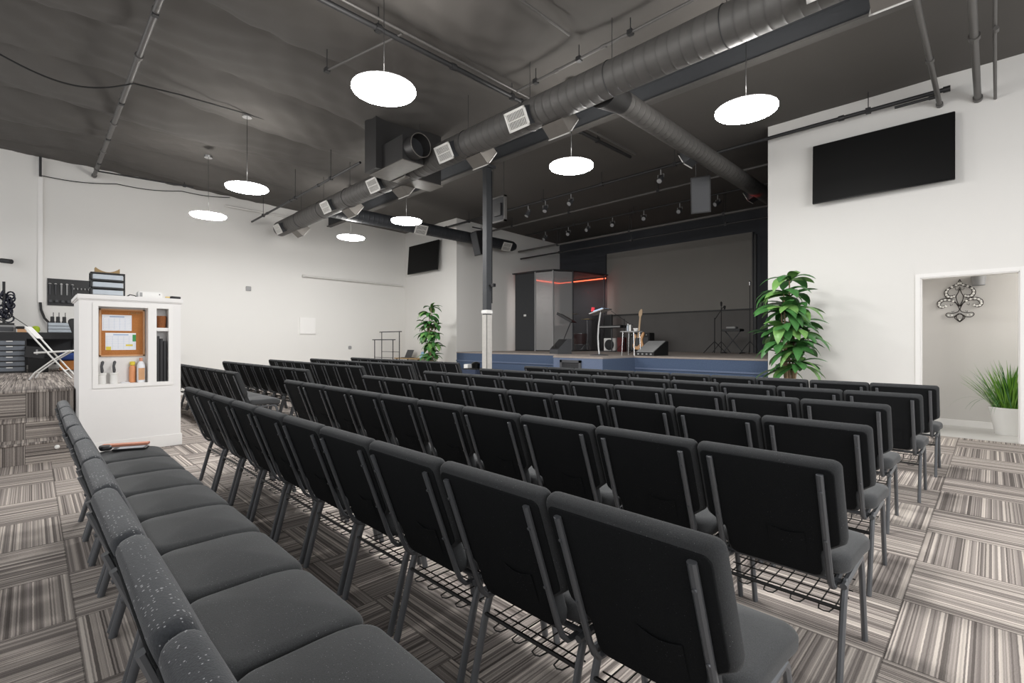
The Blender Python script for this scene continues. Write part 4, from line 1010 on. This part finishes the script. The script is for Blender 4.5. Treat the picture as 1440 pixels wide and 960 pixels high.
b = B(); b.box((-0.21, -0.024, 0), (0.21, -0.001, 0.018)); b.box((-0.21, -0.024, 0.537), (0.21, -0.001, 0.555)); b.box((-0.21, -0.024, 0), (-0.192, -0.001, 0.555)); b.box((0.192, -0.024, 0), (0.21, -0.001, 0.555)); b.build('frame', 'wood', cb, bevel=0.002)
b = B()
for i in range(5): 
    x = 0.055+0.024*i; b.box((x, -0.018, 0.500), (x+0.004, -0.0155, 0.522)); b.box((x, -0.018, 0.518), (x+0.014, -0.0155, 0.522)); 
    if i % 2: b.box((x+0.011, -0.018, 0.500), (x+0.015, -0.0155, 0.522)); b.box((x, -0.018, 0.509), (x+0.013, -0.0155, 0.512))
b.build('lettering', 'brown', cb)
def paper(loc, w, h, label, extra):
    p = thing('pinned_paper', label, 'paper', loc)
    B().box((-w/2, -0.002, 0), (w/2, 0, h)).build('sheet', 'paper', p)
    b = B(); r_ = 7
    for i in range(r_+1): b.box((-w/2+0.012, -0.003, 0.015+(h-0.055)*i/r_), (w/2-0.012, -0.002, 0.0162+(h-0.055)*i/r_))
    for i in range(6): xx = -w/2+0.012+(w-0.024)*i/5; b.box((xx-0.0006, -0.003, 0.015), (xx+0.0006, -0.002, h-0.04))
    b.box((-w/4, -0.003, h-0.028), (w/4, -0.002, h-0.016)); b.build('printed_grid', 'ink', p)
    for (x0, x1, z0, z1, m, nm) in extra: B().box((x0, -0.004, z0), (x1, -0.003, z1)).build(nm, m, p)
paper((0.705, yb-0.018, 1.40), 0.27, 0.185, 'upper white schedule sheet pinned on the cork board', [])
paper((0.74, yb-0.018, 1.175), 0.28, 0.20, 'lower white schedule sheet with green and yellow marks', [(0.108, 0.14, 0.10, 0.18, 'green', 'green_mark'), (0.045, 0.11, 0.045, 0.065, 'yellow', 'yellow_mark'), (-0.135, -0.09, 0.0, 0.04, 'yellow', 'corner_mark')])
def caddy(x, y, label):
    c = thing('brush_cup', label, 'cup', (x, y, 0.79), group='white cups with grey brushes')
    B().lathe([(0, 0), (0.036, 0), (0.038, 0.01), (0.035, 0.10), (0.042, 0.105), (0.042, 0.125), (0.036, 0.125), (0.03, 0.02), (0, 0.02)], 20).build('cup', 'white', c)
    o = B().tube([(0, 0, 0.10), (0.002, 0, 0.15), (-0.003, 0, 0.20), (0.006, 0, 0.245), (0.01, 0, 0.26)], [0.007, 0.016, 0.013, 0.016, 0.008], 8); o.build('brush_handle', 'darkgrey', c)
caddy(0.565, PY+0.085, 'white cup with grey brush handle, nearer the niche left side'); caddy(0.672, PY+0.085, 'white cup with grey brush handle, nearer the bottle')
c = thing('spray_bottle', 'pale labelled bottle standing at the right of the niche', 'bottle', (0.92, PY+0.07, 0.79))
B().lathe([(0, 0), (0.038, 0), (0.04, 0.02), (0.04, 0.19), (0.03, 0.23), (0.014, 0.25), (0, 0.25)], 20).build('body', 'paper', c); B().cyl((0, 0, 0.25), (0, 0, 0.29), 0.016).build('cap', 'pink', c); B().box((-0.03, -0.043, 0.03), (0.03, -0.038, 0.17)).build('label', 'wood', c)
c = thing('peach_bottle', 'peach bottle with an orange cap behind the pale bottle', 'bottle', (0.845, PY+0.12, 0.79))
B().lathe([(0, 0), (0.03, 0), (0.032, 0.02), (0.032, 0.18), (0.02, 0.2), (0, 0.2)], 20).build('body', 'peach', c); B().lathe([(0.018, 0.2), (0.026, 0.21), (0.026, 0.245), (0, 0.25)], 16).build('cap', 'yellow', c)
o = B().pad(rrect(0.04, 0.06, 0.01), lambda u, v, q: (u, v, q), 0, 0.008, 0.003).build('small_tray', 'paper', loc=(0.77, PY+0.08, 0.79)); tag(o, 'flat white tray on the niche sill between cups and bottles', 'tray')
c = B().lathe([(0, 0), (0.045, 0), (0.054, 0.14), (0.05, 0.145), (0.042, 0.02), (0, 0.02)], 20).build('wicker_basket', 'basket', loc=(1.1185, PY+0.08, 1.44)); tag(c, 'brown wicker basket in the upper slot of the partition', 'basket')
for i in range(3):
    o = B().box((0, 0, 0), (0.028, 0.11, 0.55-0.03*i)).build('binder', 'black', loc=(1.066+0.034*i, PY+0.03, 0.79), bevel=0.003)
    tag(o, ('leftmost', 'middle', 'rightmost')[i]+' of three tall black binders in the lower slot', 'binder', 'black binders in the partition slot')
# on top of the partition
t = thing('drawer_organizer', 'three-tier drawer organizer, black frame, on top of the partition', 'organizer', (0.63, 7.42, 1.80))
b = B(); W_, D_, Hh = 0.155, 0.12, 0.275
for z in (0, 0.09, 0.18, 0.262): b.box((-W_, -D_, z), (W_, D_, z+0.014))
for x in (-W_, W_-0.016): b.box((x, -D_, 0), (x+0.016, -D_+0.016, Hh)); b.box((x, D_-0.016, 0), (x+0.016, D_, Hh))
b.build('frame', 'black', t)
for z in (0.018, 0.108, 0.198): 
    d = B().box((-W_+0.02, -D_-0.002, z), (W_-0.02, D_-0.01, z+0.055)).build('drawer', 'clear', t, bevel=0.003)
c = B(); n = 10
for i in range(n):
    u0, u1 = -0.11+0.22*i/n, -0.11+0.22*(i+1)/n; z0_, z1_ = 0.05*(2*(i/n)-1)**2, 0.05*(2*((i+1)/n)-1)**2
    c.prism([(u0, 0.0), (u1, 0.0), (u1, 0.012+z1_), (u0, 0.012+z0_)], lambda u, v, q: (u, q, v), -0.07, 0.07)
tag(c.build('cardboard_tray', 'brown', loc=(0.63, 7.42, 2.076)), 'curved brown cardboard piece on top of the drawer organizer', 'cardboard')
t = thing('router', 'white flat box device on the partition top', 'device', (1.03, 7.40, 1.80)); B().box((-0.12, -0.09, 0), (0.12, 0.09, 0.085)).build('case', 'white', t, bevel=0.008); B().box((-0.105, -0.092, 0.02), (-0.08, -0.088, 0.07)).build('side_panel', 'grey', t); B().cyl((0.09, -0.089, 0.055), (0.09, -0.093, 0.055), 0.007, n=10).build('indicator', 'darkgrey', t)
t = thing('paint_brush', 'brush with black handle lying on the partition top edge', 'brush', (1.20, 7.16, 1.817)); B().tube([(0, 0, 0), (0.02, 0, 0.001), (0.11, 0, 0)], [0.012, 0.017, 0.014], 10).build('handle', 'black', t); B().tube([(-0.045, 0, 0), (0, 0, 0)], [0.008, 0.010], 8).build('ferrule', 'brass', t)
o = B().tube([(0.80, 7.33, 1.81), (0.83, 7.30, 1.835), (0.87, 7.28, 1.825), (0.90, 7.27, 1.806)], 0.006, 6).build('short_cable', 'cable'); tag(o, 'short black cable between organizer and white device', 'cable')

# ------------------------------------------------------------------ carpeted platform and steps
t = thing('carpeted_platform', 'striped-carpet platform with steps beside the white partition', 'platform', (0, 0, 0))
xr = PX0-0.014
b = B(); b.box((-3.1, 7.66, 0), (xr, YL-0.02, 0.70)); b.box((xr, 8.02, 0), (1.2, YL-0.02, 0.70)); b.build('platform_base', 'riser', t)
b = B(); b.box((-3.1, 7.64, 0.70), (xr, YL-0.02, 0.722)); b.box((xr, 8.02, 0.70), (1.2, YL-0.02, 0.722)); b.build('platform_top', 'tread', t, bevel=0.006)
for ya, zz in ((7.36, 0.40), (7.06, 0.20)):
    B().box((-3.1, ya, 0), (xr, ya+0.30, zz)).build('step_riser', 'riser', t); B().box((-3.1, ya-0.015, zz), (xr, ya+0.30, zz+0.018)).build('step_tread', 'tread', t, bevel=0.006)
o = B().lathe([(0, 0), (0.022, 0.004), (0.022, 0.012), (0.012, 0.02), (0, 0.022)], 16).build('riser_button', 'white'); o.rotation_euler = (PI/2, 0, 0); o.location = (0.19, 7.06, 0.15); tag(o, 'small white knob on the lowest step riser', 'knob')
PZ = 0.723
# desk
t = thing('desk', 'long black desk along the wall on the platform', 'desk', (-0.9, 12.75, PZ))
B().box((-1.6, -0.45, 0.66), (1.62, 0.45, 0.72)).build('worktop', 'black', t, bevel=0.004)
B().box((-1.6, -0.46, 0.60), (1.62, -0.44, 0.66)).build('apron', 'black', t)
B().box((-1.6, 0.38, 0.1), (1.62, 0.42, 0.66)).build('back_panel', 'darkgrey', t)
for x in (-1.5, 1.5):
    for y in (-0.38, 0.38): B().box((x-0.03, y-0.03, 0), (x+0.03, y+0.03, 0.66)).build('leg', 'black', t)
DT = PZ+0.721
t = thing('drawer_tower', 'tower of clear-fronted drawers under the black desk', 'drawer tower', (-0.27, 12.28, PZ))
b = B(); b.box((-0.22, -0.10, 0), (0.20, 0.2, 0.60)); b.build('frame', 'black', t)
for i in range(6):
    d = B().box((-0.20, -0.115, 0.03+0.093*i), (0.18, -0.08, 0.10+0.093*i)).build('drawer', 'clear_dark', t, bevel=0.004); B().box((-0.05, -0.128, 0.085+0.093*i), (0.03, -0.11, 0.10+0.093*i)).build('handle', 'white', d)
t = thing('storage_box', 'tilted black box with a pale vertical sticker under the desk', 'box', (0.05, 12.2, PZ))
B().box((-0.10, -0.13, 0), (0.16, 0.13, 0.26)).build('lower_box', 'black_gloss', t); B().box((-0.14, -0.14, 0.26), (0.12, 0.14, 0.46), Matrix.Rotation(math.radians(8), 3, 'Y')).build('upper_box', 'black', t, bevel=0.004); B().box((0.0, -0.146, 0.32), (0.025, -0.142, 0.41)).build('sticker', 'grey', t)
o = B().box((-0.28, -0.15, 0), (0.28, 0.15, 0.17)).build('cardboard_box', 'cork', loc=(0.65, 12.45, PZ+0.02)); tag(o, 'brown cardboard box in shadow under the desk by partition', 'box')
o = B().pad(rrect(0.26, 0.15, 0.05), lambda u, v, q: (u, v, q), 0, 0.14, 0.04).build('blue_bag', mat('royal_blue_cloth', srgb(40, 66, 130), 0.8), loc=(0.62, 12.45, PZ+0.195)); tag(o, 'blue bag lying on the cardboard box under the desk', 'bag')
# white folding chair
t = thing('folding_chair', 'white metal folding chair standing on the carpeted platform', 'chair', (0.22, 10.0, PZ), math.radians(170))
b_ = []
for s in (-1, 1):
    y = s*0.20
    B().tube([(0.26, y, 0.75), (0.23, y, 0.70), (0.02, y, 0.38), (-0.24, y, 0.0)], 0.011, 8).build('leg', 'white', t)
    B().tube([(-0.22, y*0.93, 0.42), (-0.02, y*0.93, 0.27), (0.16, y*0.93, 0.10), (0.22, y*0.93, 0.0)], 0.011, 8).build('leg', 'white', t)
B().pad([(u, v) for u, v in rrect(0.20, 0.19, 0.04)], lambda u, v, q: (u-0.02, v, q-0.06*u), 0.385, 0.41, 0.008).build('seat', 'white', t)
b = B(); b.pad(rrect(0.19, 0.105, 0.03), lambda u, v, q: (0.195+0.62*v+q, u, 0.685+0.85*v), 0, 0.018, 0.006); b.build('backrest', 'white', t)
b = B(); b.tube([(-0.16, -0.20, 0.12), (-0.16, 0.20, 0.12)], 0.008, 6); b.tube([(0.17, -0.186, 0.09), (0.17, 0.186, 0.09)], 0.008, 6); b.build('crossbar', 'white', t)
# office chair seen behind partition
t = thing('office_chair', 'black office chair partly behind the white partition', 'chair', (0.74, 11.5, PZ))
b = B().pad(rrect(0.22, 0.26, 0.08), lambda u, v, q: (u-0.02-0.28*v+0*q, q, v+0.70), 0, 0.05, 0.02); b.build('backrest', 'black', t)
B().pad(rrect(0.23, 0.23, 0.08), lambda u, v, q: (u+0.05, v, q), 0.40, 0.47, 0.03).build('seat', 'black', t)
b = B().tube([(0.05, 0, 0.08), (0.05, 0, 0.4)], 0.025, 8); [b.tube([(0.05, 0, 0.1), (0.05+0.27*math.cos(a*1.257), 0.27*math.sin(a*1.257), 0.06)], 0.018, 6) for a in range(5)]; [b.tube([(0.05+0.27*math.cos(a*1.257)-0.02, 0.27*math.sin(a*1.257), 0.026), (0.05+0.27*math.cos(a*1.257)+0.02, 0.27*math.sin(a*1.257), 0.026)], 0.026, 8) for a in range(5)]; b.build('base', 'black', t)
# desk top items
t = thing('small_drawer_unit', 'grey translucent drawer unit with radios on top, on the desk', 'drawer unit', (0.43, 12.95, DT))
B().box((-0.22, -0.12, 0), (0.22, 0.15, 0.20)).build('case', 'darkgrey', t)
for i in range(3): d = B().box((-0.21, -0.135, 0.01+0.064*i), (0.21, -0.11, 0.065+0.064*i)).build('drawer', 'clear', t, bevel=0.004); 
rd = thing('two_way_radio', '-', 'radio', (0.28, 12.95, DT+0.20), group='two-way radios on the drawer unit')
B().box((-0.028, -0.02, 0), (0.028, 0.02, 0.12)).build('case', 'black', rd, bevel=0.006); B().tube([(0.015, 0, 0.12), (0.015, 0, 0.20)], 0.006, 6).build('antenna', 'black', rd); B().box((-0.035, -0.03, 0), (0.035, 0.03, 0.03)).build('charger', 'black', rd)
rd['label'] = 'black two-way radio upright on the drawer unit, leftmost'
clone(rd, (0.36, 12.95, DT+0.20), label='black two-way radio upright on the drawer unit, middle'); clone(rd, (0.45, 12.95, DT+0.20), label='black two-way radio upright on the drawer unit, rightmost')
o = B().box((-0.09, -0.07, 0), (0.09, 0.07, 0.03)).build('white_tray', 'white', loc=(0.57, 12.92, DT+0.20), bevel=0.004); tag(o, 'flat white tray beside the radios on the drawer unit', 'tray')
o = B().lathe([(0, 0), (0.045, 0.004), (0.06, 0.05), (0.055, 0.10), (0.03, 0.125), (0, 0.13)], 20).build('lime_speaker', 'lime', loc=(0.05, 12.9, DT)); tag(o, 'round lime green object on the black desk', 'ornament')
t = thing('card_reader', 'grey device with buttons at the left end of the desk', 'device', (-0.32, 12.75, DT)); B().box((-0.13, -0.10, 0), (0.11, 0.10, 0.13)).build('case', 'grey', t, bevel=0.008); B().box((-0.11, -0.104, 0.02), (0.08, -0.10, 0.10)).build('front_panel', 'darkgrey', t); B().box((-0.10, -0.09, 0.13), (0.09, 0.06, 0.17)).build('lid', 'black', t)
o = B().box((-0.06, -0.06, 0), (0.06, 0.06, 0.06)).build('wooden_block', 'wood', loc=(-0.13, 12.6, DT)); tag(o, 'pale wooden block on the desk beside the grey device', 'block')
o = B().pad(rrect(0.08, 0.05, 0.03), lambda u, v, q: (u, v, q), 0, 0.05, 0.02).build('headphones', 'black', loc=(-0.13, 12.6, DT+0.062)); tag(o, 'black headset resting on the wooden block', 'headset')
t = thing('desk_lamp_arm', 'thin metal boom arm rising from the desk at left', 'arm', (-0.02, 12.8, DT)); B().tube([(0, 0, 0.0), (-0.02, 0, 0.1), (-0.28, 0, 0.34)], 0.006, 6).build('boom', 'pipe_dark', t)
# cluster of cables / headphones hanging at far left
rnd = random.Random(4); b = B()
for i in range(26):
    cx_, cz_ = -0.36+rnd.uniform(-.06, .08), 2.2-0.5*i/26; r_ = rnd.uniform(0.04, 0.08); a0 = rnd.uniform(0, PI)
    b.tube([(cx_+r_*math.cos(a)*math.cos(a0), 13.35+r_*math.cos(a)*math.sin(a0), cz_+r_*math.sin(a)) for a in [q*2*PI/12 for q in range(12)]], 0.014, 6, closed=True)
t = thing('hanging_cables', 'dark bundle of coiled cables hanging at the left frame edge', 'cables', (0, 0, 0)); b.build('coils', mat('navy_cable', srgb(32, 34, 48), 0.5), t, sharp=60)
B().box((-0.40, 13.33, 1.50), (-0.36, 13.37, 2.42)).build('hook_post', 'black', t); B().box((-0.43, 13.33, 1.444), (-0.33, 13.43, 1.50)).build('foot', 'black', t)
t = thing('security_camera', 'black bullet security camera on the left wall', 'camera', (-0.42, 13.62, 2.85)); B().cyl((0, 0.02, 0), (0, -0.08, -0.0), 0.035).build('mount', 'white', t); B().tube([(0.0, -0.10, -0.01), (0.14, -0.22, -0.03)], 0.045, 14).build('housing', 'black', t)
# raceway and curved cable
t = thing('wall_raceway', 'white vertical cable raceway on the long wall', 'raceway', (0.12, YL, 2.07)); B().box((-0.035, -0.03, 0), (0.035, 0, 2.85)).build('channel', 'trim', t); B().tube([(0, -0.02, 0), (0.01, -0.03, -0.15), (0.06, -0.05, -0.32), (0.16, -0.08, -0.46), (0.3, -0.15, -0.56)], 0.022, 8).build('cable', 'cable', t)
# pegboard
t = thing('tool_pegboard', 'black pegboard with hanging cables and tools on the wall', 'pegboard', (0.22, YL, 2.02))
B().box((0, -0.02, 0), (0.86, -0.001, 0.55)).build('board', 'black', t)
for i in range(5): 
    h_ = B().tube([(0.04+0.085*i, -0.03, 0.45), (0.04+0.085*i, -0.05, 0.43), (0.04+0.085*i, -0.03, 0.22)], [0.018, 0.016, 0.012], 8).build('hanging_tool', 'grey' if i in (2, 3) else 'darkgrey', t); 
    bb_ = B().lathe([(0, -0.02), (0.025, 0), (0, 0.02)], 12, (0.04+0.085*i, -0.04, 0.44)); bb_.build('tool_head', 'white', h_)
for i in range(8): B().tube([(0.40+0.058*i, -0.02, 0.36), (0.40+0.058*i, -0.06, 0.35), (0.40+0.058*i, -0.06, 0.38)], 0.010, 6).build('hook', 'grey', t)
for i in range(9): B().lathe([(0, 0), (0.03, 0), (0.03, 0.05), (0, 0.05)], 10, (0.05+0.09*i, -0.045, 0.06)).build('tool_cup', 'darkgrey', t)
# wall items
t = thing('wall_hatch', 'flush white access panel on the long wall', 'panel', (5.49, YL, 1.49)); B().box((-0.22, -0.03, 0), (0.22, 0, 0.46)).build('door_panel', 'trim', t, bevel=0.004)
o = B().pad(rrect(0.06, 0.06, 0.015), lambda u, v, q: (u, -q, v), 0, 0.03, 0.008).build('thermostat', 'grey', loc=(3.97, YL, 2.65)); tag(o, 'small grey thermostat on the long white wall', 'thermostat')
o = B().pad(rrect(0.05, 0.05, 0.03), lambda u, v, q: (u, -q, v), 0, 0.03, 0.01).build('wall_outlet', 'grey', loc=(6.75, YL, 1.10)); tag(o, 'small grey round outlet low on the long wall', 'outlet')

# ------------------------------------------------------------------ far corner
def rack(label, loc, w, h, d):
    t = thing('garment_rack', label, 'rack', loc, 0, 'thin black metal racks')
    for s in (-1, 1): 
        B().tube([(0, s*w/2, 0), (0, s*w/2, h)], 0.014, 6).build('post', 'black', t); B().tube([(-d, s*w/2, 0.015), (d, s*w/2, 0.015)], 0.014, 6).build('foot', 'black', t)
    B().tube([(0, -w/2-0.12, h), (0, w/2+0.12, h)], 0.014, 6).build('top_bar', 'black', t); B().tube([(0, -w/2, h*0.62), (0, w/2, h*0.62)], 0.008, 6).build('lower_bar', 'black', t)
rack('taller thin black metal rack in the far corner', (7.6, 12.76, 0), 1.0, 1.57, 0.2)
rack('shorter thin black metal rack in the far corner', (7.05, 12.2, 0), 1.0, 1.33, 0.2)
t = thing('side_table', 'low brown table near the far plant', 'table', (8.38, 12.75, 0)); B().box((-0.25, -0.68, 0.74), (0.25, 0.68, 0.77)).build('tabletop', 'brown', t)
for sx in (-.2, .2):
    for sy in (-.6, .6): B().box((sx-0.02, sy-0.02, 0), (sx+0.02, sy+0.02, 0.74)).build('leg', 'black', t)
t = thing('laptop', 'dark grey laptop open on the far brown table', 'laptop', (8.38, 13.04, 0.771)); B().box((-0.12, -0.18, 0), (0.12, 0.18, 0.015)).build('base', 'darkgrey', t); B().box((0.0, -0.18, 0), (0.012, 0.18, 0.27), Matrix.Rotation(math.radians(25), 3, 'Y'), (0, 0, 0)).build('screen', 'darkgrey', t)
o = B().prism([(-0.10, 0), (0.10, 0), (0.0, 0.2)], lambda u, v, q: (q, u, v), -0.05, 0.05).build('blue_card', 'skyblue', loc=(8.38, 12.2, 0.771)); tag(o, 'pale blue tent card on the far brown table', 'card')
t = thing('cloth_table', 'low table under navy cloth beside the column', 'table', (7.75, 8.95, 0)); B().box((-0.3, -0.28, 0), (0.3, 0.28, 0.60)).build('tablecloth', 'navy', t, bevel=0.02); B().box((-0.28, -0.26, 0.601), (0.28, 0.26, 0.62)).build('tabletop', 'black', t)
o = B().lathe([(0, 0), (0.10, 0), (0.11, 0.12), (0.05, 0.16), (0, 0.16)], 20).build('black_pot', 'black_gloss', loc=(7.72, 8.98, 0.62)); tag(o, 'squat black pot on the navy cloth table', 'pot')
o = B().lathe([(0, 0), (0.03, 0), (0.03, 0.30), (0.02, 0.36), (0, 0.36)], 16).build('black_flask', 'black', loc=(7.85, 8.80, 0.62)); tag(o, 'tall slim black flask on the navy cloth table', 'flask')
o = B().box((-0.10, -0.08, 0), (0.10, 0.08, 0.70)).build('paper_bag', 'white', loc=(7.9, 9.47, 0), bevel=0.01); tag(o, 'white tall bin standing left of the navy cloth table', 'bin')

# ------------------------------------------------------------------ lighting
w = bpy.data.worlds.new('world'); bpy.context.scene.world = w; w.use_nodes = True
w.node_tree.nodes['Background'].inputs[0].default_value = (0.985, 0.99, 1.0, 1); w.node_tree.nodes['Background'].inputs[1].default_value = 1.3
def area(name, loc, target, sx, sy, e, col=(1, 0.98, 0.95)):
    l = bpy.data.lights.new(name, 'AREA'); l.shape = 'RECTANGLE'; l.size = sx; l.size_y = sy; l.energy = e; l.color = col
    o = bpy.data.objects.new(name, l); C.objects.link(o); o.location = loc
    o.rotation_euler = (Vector(target)-Vector(loc)).to_track_quat('-Z', 'Y').to_euler(); return o
area('hall_fill', (9.3, -1.2, 2.55), (9.3, 0, 0), 0.8, 0.8, 36)  # unseen lamp added to brighten the hall
area('right_fill', (2.6, -3.6, 2.3), (6.2, 0.6, 0.4), 3.5, 1.8, 150, (1, 1, 1))  # unseen area lamp added to brighten the floor on the right
area('booth_fill', (12.3, 9.9, 3.3), (12.3, 9.9, 0), 0.5, 0.5, 30)  # unseen lamp added so the drums show inside the booth
sc = bpy.context.scene
sc.view_settings.view_transform = 'Standard'; sc.view_settings.look = 'None'; sc.view_settings.exposure = 0
sc.cycles.max_bounces = 8; sc.cycles.diffuse_bounces = 4; sc.cycles.transparent_max_bounces = 12
sc.cycles.caustics_reflective = False; sc.cycles.caustics_refractive = False; sc.cycles.sample_clamp_indirect = 6
